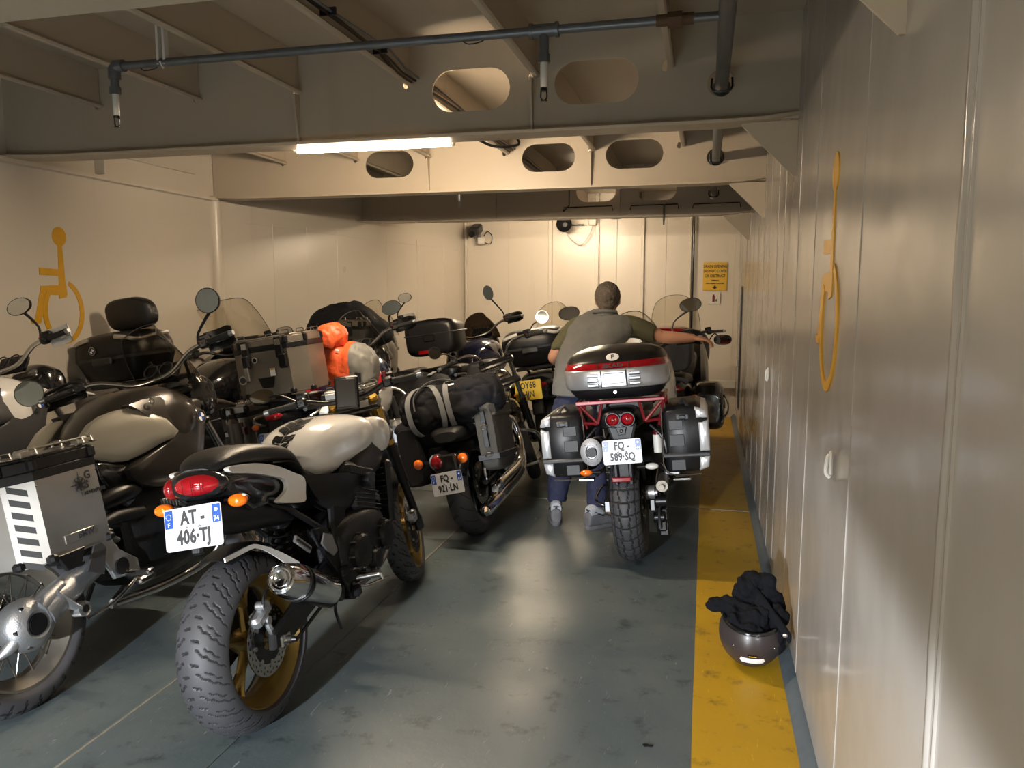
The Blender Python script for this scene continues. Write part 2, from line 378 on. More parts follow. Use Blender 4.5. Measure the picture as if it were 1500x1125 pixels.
def seam_v(y,w=.01,x=XR,z0=.05,z1=CZ,parent=wr,m=CREAMR,d=.0022):
    g=G(m); N=40; rs=[]
    for i in range(N+1):
        z=z0+(z1-z0)*i/N; j=.25*w*noise.noise(Vector((z*4,y*7,1))); dd=d*(1+.5*noise.noise(Vector((z*9,y*3,4))))
        rs.append([(x+.003,y-w/2+j,z),(x-dd,y-w*.25+j,z),(x-dd,y+w*.25+j,z),(x+.003,y+w/2+j,z)])
    g.rings(rs); return g.mk('weld_seam',parent,ang=80)
for y,w in ((2.2,.005),(3.1,.006),(3.65,.006),(4.3,.008),(4.7,.006),(5.25,.007),(5.75,.006),(6.4,.008),(7.0,.008),(7.6,.008),(8.2,.01),(9.2,.01),(9.7,.01),(.55,.01),(-.6,.01)): seam_v(y,w)
seam_v(1.375,.030,d=.005); seam_v(1.335,.014,d=.004)
# narrow slot at the right wall's far end; a black strip paints its shade
sl=st(G(BLKS).box((XR-.002,8.85,.95),(.012,.16,1.36),.002).mk('trim_2')); sl['label']='narrow slot with steel edge in the right wall, shade inside shown by a black strip'
G(PIPE).box((XR-.012,8.86,.95),(.014,.035,1.34),.003).mk('slot_edge',sl); G(OFFW).box((XR-.025,8.86,.78),(.03,.03,.08),.004).mk('latch',sl)
# left wall, pillar, recess above ledge
wl=st(G(CREAM).box((XL-.05,(5.86+BY)/2,CZ/2),(.1,5.86-BY,CZ),0).mk('wall_left'))
G(CREAM).prism([(XL-.02,2.325),(XL+.065,2.325),(XL+.065,2.352),(XL-.02,2.352)],BY,5.84,'y').mk('ledge',wl)
for y in (4.55,2.6,.4): G(CREAM).box((XL+.03,y,2.58),(.10,.014,.44),.002).mk('gusset_plate',wl)
G(CREAM).box((XL+.01,5.1,2.52),(.035,1.0,.014),.002).mk('stiffener',wl)
G(CREAM).cyl((XL+.01,5.86,0),(XL+.01,5.86,2.33),.048,seg=24).mk('pillar',wl)
def lw2(y): return XL-.02+(y-5.86)*(-3.15-XL)/(FY-5.86)
g=G(CREAM); g.add([(lw2(5.86),5.86,0),(lw2(10),10,0),(lw2(10),10,CZ),(lw2(5.86),5.86,CZ),(lw2(5.86)-.1,5.86,0),(lw2(10)-.1,10,0),(lw2(10)-.1,10,CZ),(lw2(5.86)-.1,5.86,CZ)],[(0,1,2,3),(7,6,5,4),(0,4,5,1),(1,5,6,2),(2,6,7,3),(3,7,4,0)])
wl2=st(g.mk('wall_left_rear'))
for y in (6.55,7.0,7.45,8.3,8.9,9.5): G(CREAM).cyl((lw2(y),y,0),(lw2(y),y,2.2),.004,seg=6).mk('weld_seam',wl2)
G(CREAM).cyl((lw2(5.9)+.002,5.9,2.18),(lw2(9.9)+.002,9.9,2.12),.003,seg=6).mk('weld_seam',wl2)
# far bulkhead with stiffeners
wb=st(G(CREAM).box(((XL+XR)/2,FY+.05,CZ/2),(XR-XL+.2,.1,CZ),0).mk('wall_back'))
for x,w in ((-3.13,.03),(-1.98,.05),(-1.37,.05),(-.79,.04),(-.20,.03)):
    G(CREAM).box((x,FY-.02,CZ/2+.1),(w,.05,CZ-.2),.006).mk('bulkhead_stiffener',wb)
for x in (-2.55,-1.12,-.5,.33): G(CREAM).cyl((x,FY,.2),(x,FY,2.5),.005,seg=6).mk('weld_seam',wb)
G(BLKS).cyl((-.165,FY-.05,.3),(-.165,FY-.05,2.5),.012,seg=8).mk('conduit',wb)
G(OFFW).box((-.1,FY-.05,.42),(.98,.10,.10),.01).mk('ledge',wb); G(CREAM).box((-1.4,FY-.03,.12),(3.6,.06,.24),.005).mk('skirting',wb)
st(G(CREAM).box(((XL+XR)/2,BY-.05,CZ/2),(XR-XL+.2,.1,CZ),0).mk('wall_front'))
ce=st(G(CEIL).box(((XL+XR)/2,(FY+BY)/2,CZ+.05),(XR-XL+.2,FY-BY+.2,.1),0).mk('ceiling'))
SXS=[-3.4,-2.75,-2.14,-1.51,-.85,-.2]
def stiff_mesh(L):
    g=G(CEIL); g.prism([(-.006,.02),(-.006,-.205),(-.004,-.213),(.004,-.216),(.020,-.214),(.027,-.205),(.020,-.196),(.006,-.186),(.006,.02)],0,L,'y'); return g
first={}
for (y0,y1) in ((BY,1.83),(1.85,3.85),(3.87,5.86),(5.88,7.87),(7.89,FY)):
    for x in SXS:
        L=round(y1-y0,3)
        if L in first: o=bpy.data.objects.new('ceiling_stiffener',first[L]); COL.objects.link(o); o.parent=ce
        else: o=stiff_mesh(L).mk('ceiling_stiffener',ce); first[L]=o.data
        o.location=(x,y0,CZ)
# cross beams
ZB=2.34
def beam(Y,idx,xl=XL,holes=((-1.18,.41),(-.545,.41)),zb=ZB):
    r=st(empty('trim_%d'%idx,((xl+XR)/2,Y,zb))); M=Matrix.Translation((-(xl+XR)/2,-Y,-zb))
    g=G(CEIL); hl=[stadium(x,2.57,w,.205) for x,w in holes]+[circ(.04,2.525,.062)]
    for x in SXS[:]: hl.append([(x-.035,2.615),(x-.030,2.600),(x-.015,2.594),(x-.008,2.60),(x-.008,2.64),(x-.025,2.64)])
    holed(g,[(xl,zb+.01),(XR,zb+.01),(XR,CZ),(xl,CZ)],hl,Y-.006,Y+.006,'y'); g.xf(M).mk('beam_web',r,recalc=True)
    g=G(CEIL); xs=np.linspace(xl,XR,30); 
    rs=[]
    for x in xs:
        w=.075; zz=zb+(.03*max(0,(x-(XR-.35))/.35)**2 if x>XR-.35 else 0)+(.02*max(0,((xl+.5)-x)/.5)**2)
        if x>XR-.3: w=.075-.045*(x-(XR-.3))/.3
        rs.append([(x,Y-w,zz-.007),(x,Y+w,zz-.007),(x,Y+w,zz+.007),(x,Y-w,zz+.007)])
    g.rings(rs); g.xf(M).mk('beam_flange',r)
    g=G(CEIL); g.prism([(XR,zb),(XR-.25,zb),(XR-.25,zb-.012),(XR-.012,zb-.25),(XR,zb-.25)],Y-.006,Y+.006,'y'); g.xf(M).mk('corner_gusset',r)
    for x in (-2.14,-.86):
        g=G(CEIL); g.prism([(Y-.006,zb),(Y-.02,zb+.0),(Y-.055,zb+.2),(Y-.055,CZ-.22),(Y-.006,CZ-.22)],x-.006,x+.006,'x'); g.xf(M).mk('web_stiffener',r)
    return r
B0=beam(1.84,3); B1=beam(3.86,4); B2=beam(5.87,5,holes=((-2.475,.41),(-1.185,.41),(-.54,.42))); B3=beam(7.88,6,xl=-3.70,holes=((-1.10,.40),(-.5,.39)),zb=2.31)
B1['label']='nearest painted cross beam under the ceiling, carrying the lit tube'; B2['label']='second painted cross beam with three oval holes'; B3['label']='farthest cross beam under the ceiling'; B0['label']='cross beam overhead near the camera'
# beam cables at far beam
c=empty('cable_run',(-1.3,7.80,2.45)); tag(c,'thin black cables looping along the farthest ceiling beam','cable')
for x0,x1 in ((-1.42,-.92),(-.75,-.28),(-.15,.3)):
    G(BLK).tube([(x0+1.3,0,-.08),(x0+1.31,0,-.04),(x1+1.29,0,-.035),(x1+1.3,0,-.08)],.006,6).mk('cable',c)
G(BLK).tube([(-.06,0,.33),(-.06,0,-.02),(-.12,0,-.08)],.006,6).mk('cable',c)
# lit tubes
def tube_light(x0,x1,y,z,label):
    r=empty('fluorescent_light',((x0+x1)/2,y,z)); tag(r,label,'light'); h=(x1-x0)/2
    G(OFFW).box((0,.0,.03),(2*h+.04,.05,.022),.004).mk('housing',r)
    G(TUBEM if y<6 else TUBEF).cyl((-h+.02,-.004,0),(h-.02,-.004,0),.019,seg=14).mk('tube',r)
    for s in (-1,1): G(OFFW).cyl((s*h-s*.022,-.004,0),(s*h,-.004,0),.018,seg=12).mk('end_cap',r)
    G(BLK).tube([(h,0,.02),(h+.16,0,.02),(h+.3,.02,.03),(h+.34,.03,-.02),(h+.22,.0,-.03),(h+.12,0,.015)],.007,8,smooth=4).mk('cable',r)
    for q in (-.6,.6): G(PIPE).box((q*h,.0,.04+(CZ-z-.04)/2),(.02,.012,CZ-z-.04),.002).mk('hanger',r)
    G(BLK).box((h+.1,0,.022),(.16,.03,.02),.004).mk('connector',r); return r
tube_light(-2.24,-1.31,3.985,2.342,'lit white tube light fixed under the nearest ceiling beam')
tube_light(-2.2,-1.2,8.20,2.36,'tube light above the far end, hidden behind the farthest beam')
# cable tray on stiffener
c=empty('cable_bundle',(-1.48,0,2.66)); tag(c,'bundle of brown and black cables clipped along a ceiling stiffener','cable')
for i,(dx,m) in enumerate(((-.012,BLK),(0.006,RUST),(.02,BLK),(.034,PIPE))):
    pts=[(dx+.01*sin(y*3+i),y,(-.01+.01*sin(y*2.2+i*2))-(.03 if y>3.6 else 0)) for y in np.linspace(1.9,3.8,12)]
    G(m).tube(pts,.006,6,smooth=2).mk('cable',c)
for y in (2.4,2.9,3.4): G(BLK).box((.01,y,-.01),(.07,.012,.03),.002).mk('cable_tie',c)
c=empty('cable_bundle',(-1.48,0,2.66)); tag(c,'cable bundle seen through the oval beam holes, beyond the nearest beam','cable')
for i,dx in enumerate((0,.02,.036)):
    G((BLK,RUST,BLK)[i]).tube([(dx,y,-.02+.01*sin(y*3+i)) for y in np.linspace(3.9,7.8,14)],.007,6).mk('cable',c)
# sprinkler pipes
PY=2.93; PZ=2.52; PX=.045
r=empty('sprinkler_main_pipe',(PX,4.5,PZ)); tag(r,'thick galvanised pipe running lengthwise through the round holes of the beams','pipe')
G(PIPE).cyl((0,-5.5,0),(0,4.9,0),.030,seg=18).mk('pipe',r)
for y in (3.95,6.0,7.95): G(PIPE).tube([(0,y-4.5-.035,0),(0,y-4.5+.035,0)],.042,14).mk('coupling',r)
for y in (3.82,5.83,7.84): G(BLKS).tube([(-.045,y-4.5,.02),(-.04,y-4.5,-.035),(.04,y-4.5,-.035),(.045,y-4.5,.02)],.005,8,smooth=3).mk('pipe_clamp',r)
r=empty('sprinkler_branch_pipe',(-1.2,PY,PZ)); tag(r,'thin dark sprinkler pipe crossing below the ceiling with two drop nozzles','pipe')
xl=-2.50+1.2; xt=-.61+1.2
G(PIPE).cyl((xl,0,0),(PX+1.2,0,0),.0165,seg=14).mk('pipe',r)
G(RUST).tube([(1.04,0,0),(1.09,0,0)],.028,6).mk('union',r); G(RUST).tube([(1.0,0,0),(1.13,0,0)],.021,12).mk('union_sleeve',r)
for x,tee in ((xl,0),(xt,1)):
    g=G(PIPE)
    if tee: g.tube([(x-.05,0,0),(x+.05,0,0)],.024,12); g.tube([(x-.055,0,0),(x-.043,0,0)],.028,12); g.tube([(x+.043,0,0),(x+.055,0,0)],.028,12)
    else: g.tube([(x+.05,0,0),(x+.01,0,.0),(x,0,-.012),(x,0,-.05)],.026,12)
    g.cyl((x,0,0),(x,0,-.10),.018,seg=12); g.cyl((x,0,-.085),(x,0,-.115),.023,seg=8); g.mk('tee' if tee else 'elbow',r)
    n=G(OFFW).cyl((x,0,-.11),(x,0,-.21),.015,.013,12).mk('drop_nozzle',r)
    g=G(BLKS); g.cyl((x,0,-.205),(x,0,-.217),.014,seg=8)
    for s in (-1,1): g.tube([(x+s*.011,0,-.215),(x+s*.012,0,-.24),(x+s*.004,0,-.252)],.003,6)
    g.cyl((x,0,-.250),(x,0,-.254),.013,seg=10); g.mk('sprinkler_head',n)
g=G(OFFW); g.box((xl+.23,0,.09),(.012,.03,.20),.002); g.box((xl+.26,0,.09),(.012,.03,.20),.002); g.tube([(xl+.245,-.02,0),(xl+.245,0,-.022),(xl+.245,.02,0)],.004,6); g.mk('hanger_bracket',r)
for x in (xl+.17,xt-.28): G(BLK).tube([(x-.04,0,-.01),(x-.01,-.01,-.03),(x+.04,0,-.02),(x+.06,0,0)],.0025,6,smooth=3).mk('wire_loop',r)
for (x,y,z,w) in ((-1.92,5.95,2.33,'middle'),(-.42,7.8,2.32,'right hand')):
    r=empty('hanging_nozzle',(x,y,z)); tag(r,'small grey nozzle hanging behind the %s, %s one'%('second beam' if y<7 else 'far beam',w),'nozzle')
    G(PIPE).cyl((0,0,.1),(0,0,-.05),.012,seg=8).mk('drop_pipe',r); G(BLKS).cyl((0,0,-.05),(0,0,-.10),.009,.006,seg=8).mk('head',r)
# camera, horn, signs, hooks
r=empty('security_camera',(-2.95,9.9,2.30)); tag(r,'grey security camera on a bracket high on the far wall','camera')
G(DGREY).box((0,-.06,.08),(.13,.22,.12),.02,rot=(R(18),0,0)).mk('housing',r); G(OFFW).box((.06,-.0,-.06),(.09,.1,.09),.01).mk('junction_box',r)
G(GBLK).cyl((-.02,-.17,.02),(-.02,-.20,.01),.04,seg=14).mk('lens',r); G(BLK).tube([(.09,0,-.08),(.18,0,-.10),(.20,0,0),(.14,0,.06),(.09,0,.0)],.006,6,smooth=4).mk('cable',r); G(PIPE).box((0,.06,.02),(.04,.1,.18),.005).mk('bracket',r)
r=empty('loudspeaker',(-1.76,9.84,2.42)); tag(r,'round black horn loudspeaker high on the far wall with looping wire','loudspeaker')
G(BLK).lathe([(0,.03),(.03,.04),(.10,.085),(.12,.10),(.13,.10),(.11,.085),(.06,.03)],(0,.02,0),(0,-1,0),24).mk('horn',r)
G(OFFW).box((.34,.05,.03),(.10,.05,.08),.01).mk('junction_box',r); G(OFFW).tube([(.0,0,-.08),(.08,.04,-.2),(.2,.06,-.25),(.3,.06,-.12),(.34,.05,0)],.007,6,smooth=4).mk('wire',r); G(BLKS).box((.14,.06,0),(.16,.02,.02),.003).mk('bracket',r)
MW=Matrix(((1,0,0,0),(0,0,-1,0),(0,1,0,0),(0,0,0,1)))  # text plane facing -Y
def faceY(x,y,z): return Matrix.Translation((x,y,z))@MW
r=empty('warning_sign',(.105,9.985,1.76)); tag(r,'yellow drain opening warning sign with black lettering on the far wall','sign')
G(SGN).box((0,0,0),(.29,.008,.35),.002).mk('board',r)
for t,z,s in (('DRAIN OPENING',.125,.050),('DO NOT COVER',.065,.050),('OR OBSTRUCT',.005,.050),('OMBRINALE',-.05,.022),('NON COPRIRE O OSTRUIRE',-.085,.022)): text('lettering',t,s,INK,r,faceY(0,-.006,z),sx=.74 if s>.03 else .8,bold=.0008)
G(INK).prism([(-.012,-.112),(.012,-.112),(.012,-.130),(.032,-.130),(0,-.160),(-.032,-.130),(-.012,-.130)],-.0065,-.004,'y').mk('arrow',r)
r=empty('fire_sign',(.105,9.985,1.49)); tag(r,'small white fire extinguisher sign below the yellow warning sign','sign')
G(OFFW).box((0,0,0),(.14,.008,.14),.002).mk('board',r); G(REDP).prism([(-.025,-.045),(.005,-.045),(.005,.03),(-.005,.05),(-.018,.05),(-.025,.03)],-.0065,-.004,'y').mk('extinguisher_mark',r); G(INK).prism([(.015,-.04),(.03,-.04),(.03,-.01),(.015,-.01)],-.0065,-.004,'y').mk('dark_mark',r)
for (y,z,l) in ((2.43,1.045,'small white wall hook below the yellow symbol on the right wall, nearer one'),(4.87,1.07,'small white wall hook on the right wall, farther one')):
    r=empty('wall_hook',(XR,y,z)); tag(r,l,'hook')
    G(OFFW).box((-.012,0,0),(.010,.020,.075),.004).mk('base',r); G(OFFW).tube([(-.008,.004,.02),(-.020,.004,.018),(-.024,.004,-.03),(-.012,.004,-.045)],.006,8,smooth=4).mk('lever',r)
# wheelchair symbols painted on the walls
def symbol(name,X,T,flip,label):
    d=.004 if X<0 else -.004
    g=G(SYM); kk=[0]
    def pr(o): kk[0]+=1; g.prism([T(*p) for p in o],X,X+d*(1+.02*kk[0]),'x')
    head=[(.0+.055*cos(a)*1.0,.955+.072*sin(a)) for a in np.linspace(0,2*PI,25)[:-1]]
    pr([(p[0],p[1]-.06) for p in head])
    pr([(-.014,.84),(.014,.84),(.020,.76),(.028,.44),(-.030,.43),(-.018,.76)])
    pr([(-.17,.66),(-.01,.65),(-.01,.60),(-.17,.605)])
    pr([(-.165,.525),(.03,.535),(.035,.455),(-.14,.460)])
    pr([(-.165,.525),(-.12,.46),(-.185,.25),(-.25,.25),(-.26,.285),(-.225,.28)])
    ring=[]; N=28
    c=(-.0,.33)
    for i in range(N+1):
        a=R(70)-R(290)*i/N; ring.append((c[0]+.165*cos(a),c[1]+.245*sin(a)))
    for i in range(N,-1,-1):
        a=R(70)-R(290)*i/N; w=.036*(1 if i else .8); ring.append((c[0]+(.165-w)*cos(a),c[1]+(.245-w)*sin(a)))
    h=len(ring)//2
    for i in range(h-1): pr([ring[i],ring[i+1],ring[len(ring)-2-i],ring[len(ring)-1-i]])
    o=g.mk(name); tag(o,label,'symbol'); return o
symbol('wheelchair_symbol',XL,lambda u,v:(4.20+u*1.02,1.22+(v-.085)*.86),0,'large yellow wheelchair symbol painted on the left wall')
symbol('wheelchair_symbol',XR,lambda u,v:(2.66-u*1.05,1.235+(v-.085)*.86),1,'large yellow wheelchair symbol painted on the right wall')
# ------------------------------------------------------------------ motorcycle components (local frame: +Y forward, rear axle at y=0, ground z=0)
def tyre(g,R_,w,rr,y,nt=72,na=16,pat=None,x0=0):
    # closed section of the tyre carcass; pat(s,u)->True where a groove is cut
    u=np.linspace(-1,1,na); rc=R_-w*.42
    th=np.linspace(0,2*PI,nt,endpoint=False); am=R(118); A=u*am
    X=np.sin(A)*w/2; X=np.where(np.abs(A)>PI/2,np.sign(A)*w/2*(1-.28*((np.abs(A)-PI/2)/(am-PI/2))**1.3),X)
    Rr=rc+(R_-rc)*np.cos(np.clip(A,-PI/2,PI/2))**.85 if False else rc+(R_-rc)*np.cos(np.clip(A,-PI/2,PI/2))
    lo=np.abs(A)>PI/2; Rr=np.where(lo,rc-(rc-rr)*((np.abs(A)-PI/2)/(am-PI/2)),Rr)
    D=np.zeros((nt,na))
    if pat is not None:
        TT,UU=np.meshgrid(th,u,indexing='ij'); D=np.where(pat(TT,UU),.0045,0)
    RR=Rr[None,:]-D
    V=np.stack([np.broadcast_to(X[None,:],RR.shape)+x0,y+RR*np.cos(th)[:,None],R_+RR*np.sin(th)[:,None]],-1).reshape(-1,3)
    idx=np.arange(nt*na).reshape(nt,na); a=idx[:,:-1];b=np.roll(idx,-1,0)[:,:-1];c=np.roll(idx,-1,0)[:,1:];d=idx[:,1:]
    F=np.stack([a,b,c,d],-1).reshape(-1,4)
    k=len(g.v); g.m=RUB; i0=g._mi(); g.m=RUBD; i1=g._mi()
    g.v.extend(map(tuple,V.tolist())); g.f.extend(tuple(int(q)+k for q in f) for f in F)
    dark=((D[:,:-1]>0)|(np.roll(D,-1,0)[:,1:]>0)).reshape(-1) if pat is not None else np.zeros(len(F),bool)
    g.mi.extend([i1 if q else i0 for q in dark]); return g
def pat_road(n=26):
    def f(T,U):
        s=T/(2*PI)*n; a=np.abs(U)*118/90; side=np.where(U>0,.5,0)
        zz=np.abs(((a*5)%1)-.5)*.22
        ph=(s+side-1.35*a+zz)%1; ph2=(s+side+.52-1.5*a-zz)%1
        g1=(ph<.085)&(a>.16)&(a<.86); g2=(ph2<.07)&(a>.34)&(a<.70); g3=(((s*1+side+.3-.45*a)%1)<.10)&(a>.04)&(a<.20)
        return g1|g2|g3
    return f
def pat_block(n=30):
    def f(T,U):
        s=T/(2*PI)*n; a=np.abs(U)*118/90; z=np.abs((s%1)-.5)
        c=(np.abs(a-(.16+.16*z))<.022)|(np.abs(a-(.50+.10*z))<.022)
        l=(((s+.25+.35*a)%1)<.09)&(a<.93)
        return (c&(a<.9))|l
    return f
def pat_street(n=18):
    def f(T,U):
        s=T/(2*PI)*n; a=np.abs(U)*118/90; side=np.where(U>0,.5,0)
        return ((((s+side-1.1*a)%1)<.07)&(a>.12)&(a<.85))|((np.abs(a-.0)<.02))
    return f
def disc(g,x,y,z,ro,ri,M=None,n=72):
    # ventilated brake disc: annulus with real holes
    rad=np.linspace(ri,ro,8); th=[2*PI*i/n for i in range(n)]; vs=[];fs=[]
    for s in (-.0022,.0022):
        for r in rad:
            for t in th: vs.append((x+s,y+r*cos(t),z+r*sin(t)))
    m=len(rad)
    def I(s,i,j): return (s*m+i)*n+(j%n)
    keep=lambda i,j: not ((i in(2,) and j%4==0) or (i in (4,) and j%4==2) or (i==5 and j%4==0))
    for i in range(m-1):
        for j in range(n):
            if keep(i,j):
                fs.append((I(0,i,j),I(0,i,j+1),I(0,i+1,j+1),I(0,i+1,j))); fs.append((I(1,i,j),I(1,i+1,j),I(1,i+1,j+1),I(1,i,j+1)))
            else:
                q=[(i,j),(i,j+1),(i+1,j+1),(i+1,j)]
                for a in range(4): p0,p1=q[a],q[(a+1)%4]; fs.append((I(0,*p0),I(0,*p1),I(1,*p1),I(1,*p0)))
    for j in range(n):
        fs.append((I(0,m-1,j),I(0,m-1,j+1),I(1,m-1,j+1),I(1,m-1,j))); fs.append((I(0,0,j),I(1,0,j),I(1,0,j+1),I(0,0,j+1)))
    return g.add(vs,fs,STL)
def wheel(B,name,y,R_,w,rr,style='cast',rm=BLKS,discs=(),dr=.15,S=None,nt=64,na=14,pat=None,tilt=None):
    S=S or Matrix(); g=G(rm); h=w*.36; o=(0,y,R_)
    g.lathe([(-h-.008,rr+.012),(-h-.008,rr+.002),(-h+.012,rr-.014),(-h*.35,rr-.036),(h*.35,rr-.036),(h-.012,rr-.014),(h+.008,rr+.002),(h+.008,rr+.012),(h,rr+.010),(h*.5,rr-.018),(-h*.5,rr-.018),(-h,rr+.010)],o,(1,0,0),56,closed=True)
    hub=.034 if style!='wire' else .036
    g.lathe([(-.055,.016),(-.055,hub),(-.03,hub+.012),(.03,hub+.012),(.055,hub),(.055,.016)],o,(1,0,0),24)
    if style=='wire':
        N=32
        for i in range(N):
            a=2*PI*i/N; s=1 if i%2 else -1; a2=a+(.35 if (i//2)%2 else -.35); r1=rr-.03
            g.cyl((s*.04,y+.042*cos(a2),R_+.042*sin(a2)),(s*h*.4,y+r1*cos(a),R_+r1*sin(a)),.0022,seg=5,m=STL)
        g.m=rm
    else:
        ns={'cast':5,'cast10':10,'cast7':7}[style]; fork=(style=='cast')
        for i in range(ns):
            a=2*PI*i/ns+.3
            def P(r,da,x=0): return (x,y+r*cos(a+da),R_+r*sin(a+da))
            if fork:
                g.tube([P(.04,0),P(.10,0),P(.14,0)],[.024,.019,.021],8,flat=.75)
                for q in (-1,1): g.tube([P(.125,0),P(.165,q*.10),P(rr-.022,q*.17)],[.018,.014,.018],8,smooth=2,flat=1.2)
            else: g.tube([P(.04,0),P(.12,.03),P(rr-.025,.0)],[.017,.011,.014],8,smooth=2)
    g.xf(S); wo=g.mk(name,B)
    t=G(); tyre(t,R_,w,rr+.004,y,nt,na,pat); t.xf(S); t.mk('tyre',wo,ang=50)
    for x in discs:
        d=G(STL); disc(d,x,y,R_,dr,dr*.62); d.m=BLKS; d.lathe([(-.004,dr*.66),(.004,dr*.66),(.004,dr*.28),(-.004,dr*.28)],(x,y,R_),(1,0,0),30,closed=True)
        for k in range(8): a=2*PI*k/8; d.cyl((x-.007,y+dr*.64*cos(a),R_+dr*.64*sin(a)),(x+.007,y+dr*.64*cos(a),R_+dr*.64*sin(a)),.008,seg=8,m=CAST)
        d.xf(S); d.mk('brake_disc',wo)
    return wo
def steer(ang,ys,zs,rake=25):
    ax=Vector((0,-sin(R(rake)),cos(R(rake)))); return Matrix.Translation((0,ys,zs))@Matrix.Rotation(R(ang),4,ax)@Matrix.Translation((0,-ys,-zs))
def caliper(B,x,y,z,m=CAST,S=None,name='brake_caliper'):
    g=G(m); g.box((x,y,z),(.045,.085,.05),.012); g.box((x+.012,y,z),(.03,.05,.07),.01)
    for s in (-1,1): g.cyl((x,y+s*.024,z),(x+.03*(1 if x>0 else -1),y+s*.024,z),.016,seg=12); g.cyl((x,y+s*.036,z+.02),(x+.028*(1 if x>0 else -1),y+s*.036,z+.02),.006,seg=8,m=STL)
    g.m=m; 
    if S: g.xf(S)
    return g.mk(name,B)
def plate(B,c,w,h,M,lines,kind='F',dept='',m=PLW,name='number_plate',ts=.058):
    # M maps plate-local (x right, y up, z toward the viewer) into the bike frame
    g=G(m); cr=.010; o=[]
    for sx,sz,a0 in ((1,-1,-90),(1,1,0),(-1,1,90),(-1,-1,180)):
        for k in range(4): a=R(a0+k*30); o.append((sx*(w/2-cr)+cr*cos(a),sz*(h/2-cr)+cr*sin(a)))
    g.prism(o,-.002,0,'z',.0006); g.m=DGREY; g.box((0,0,-.006),(w*.94,h*.9,.006),.002); g.xf(M); p=g.mk(name,B)
    if kind=='F':
        for s in (-1,1):
            g=G(BLU); g.box((s*(w/2-.017),h*.25 if True else 0,.0006),(.028,h*.42,.001),.0003); g.xf(M); b=g.mk('blue_band',p)
        text('lettering','F',.020,INKW,p,M@Matrix.Translation((-(w/2-.017),h*.12,.0014)))
        g=G(INKW)
        for k in range(12): a=2*PI*k/12; g.ell((-(w/2-.017)+.009*cos(a),h*.31+.009*sin(a),.0014),(.0013,.0013,.0004),6,3)
        g.xf(M); g.mk('star_ring',p)
        if dept: text('lettering',dept,.024,INKW,p,M@Matrix.Translation((w/2-.017,h*.12,.0014)),sx=.8); g=G(INKW); g.ell((w/2-.017,h*.34,.0014),(.007,.007,.0004),10,3); g.xf(M); g.mk('region_mark',p)
    zs=[h*.23,-h*.22]
    for t,z in zip(lines,zs): text('lettering',t,ts,INK,p,M@Matrix.Translation((0,z,.0010)),sx=.72,bold=.0019,space=1.04)
    for s in (-1,1):
        g=G(CAST); g.ell((s*.022,0,.001),(.005,.005,.002),10,4); g.xf(M); g.mk('screw',p)
    return p
def plM(c,tilt=0,roll=0,yaw=0): # plate facing -Y, top leaning forward by tilt
    return Matrix.Translation(c)@Matrix.Rotation(R(yaw),4,'Z')@Matrix.Rotation(R(-tilt),4,'X')@Matrix.Rotation(R(roll),4,'Y')@MW
def indicator(B,c,d=(1,0,0),m=AMB,r=(.028,.022,.02),L=.06):
    d=Vector(d).normalized(); c=Vector(c); g=G(BLK); g.tube([c-d*L,c-d*r[0]*.6],[.010,.009],8); g.ell(c+Vector((0,.008,0)),(r[0]*.98,r[1]*.8,r[2]*.96),12,8)
    o=g.mk('indicator',B); q=G(m); q.ell(c+Vector((0,-.006,0)),(r[0],r[1],r[2]),16,10); q.mk('lens',o); return o
def grips(B,S,pts,ro=.0145,grip_l=.13,guard=None,lever=1,bar_m=BLKS,gguard_m=BLK):
    # pts: right half of the bar from the centre outward
    full=[(-p[0],p[1],p[2]) for p in pts[::-1]]+list(pts)
    g=G(bar_m); g.tube(full,.0125,10,smooth=4); g.xf(S); hb=g.mk('handlebar',B)
    for s in (-1,1):
        e=Vector((s*pts[-1][0],pts[-1][1],pts[-1][2])); i=Vector((s*pts[-2][0],pts[-2][1],pts[-2][2])); d=(e-i).normalized()
        g=G(GRIP); a=e-d*grip_l; rs=[(a+d*(grip_l*k/10),ro*(1.0+(.12 if k in(0,10) else .04*(k%2)))) for k in range(11)]
        g.tube([p for p,_ in rs],[q for _,q in rs],14); g.xf(S); gr=g.mk('grip',hb)
        g=G(CAST); g.cyl(e,e+d*.022,ro*.95,ro*.8,12); g.xf(S); g.mk('bar_end',gr)
        g=G(BLK); b=a-d*.03; g.box(b,(.05,.045,.05),.01,rot=(0,0,0)); g.box(b+Vector((0,.03,.02)),(.06,.035,.05),.008)
        for k in range(3): g.ell(b+Vector((s*(-.012+.012*k),-.024,.012-.01*k)),(.005,.004,.005),8,4,m=REDL if (k==0 and s>0) else DGREY)
        g.m=BLK; g.xf(S); g.mk('switch_pod',hb)
        if lever:
            g=G(STL if lever==1 else BLKS); q=b+Vector((0,.03,0)); g.tube([q,q+d*.05+Vector((0,.045,-.005)),q+d*.12+Vector((0,.05,-.01)),e+Vector((0,.045,-.012))],[.009,.007,.006,.006],8,smooth=3,flat=.6); g.xf(S); g.mk('lever',hb)
        if guard:
            g=G(guard); 
            def F(u,v):
                t=-.6+2.0*u; p=b+(e-b)*min(u*1.12,1.1); bul=.055+.03*sin(PI*min(1,u)); return tuple(p+Vector((0,bul*(1-.9*max(0,u-.8)*5*.6),0))+Vector((0,0,(v-.45)*(.10 if u<.8 else .10*(1-(u-.8)*1.6)))))
            g.sheet(F,12,6,.004); g.xf(S); g.mk('hand_guard',hb)
    return hb
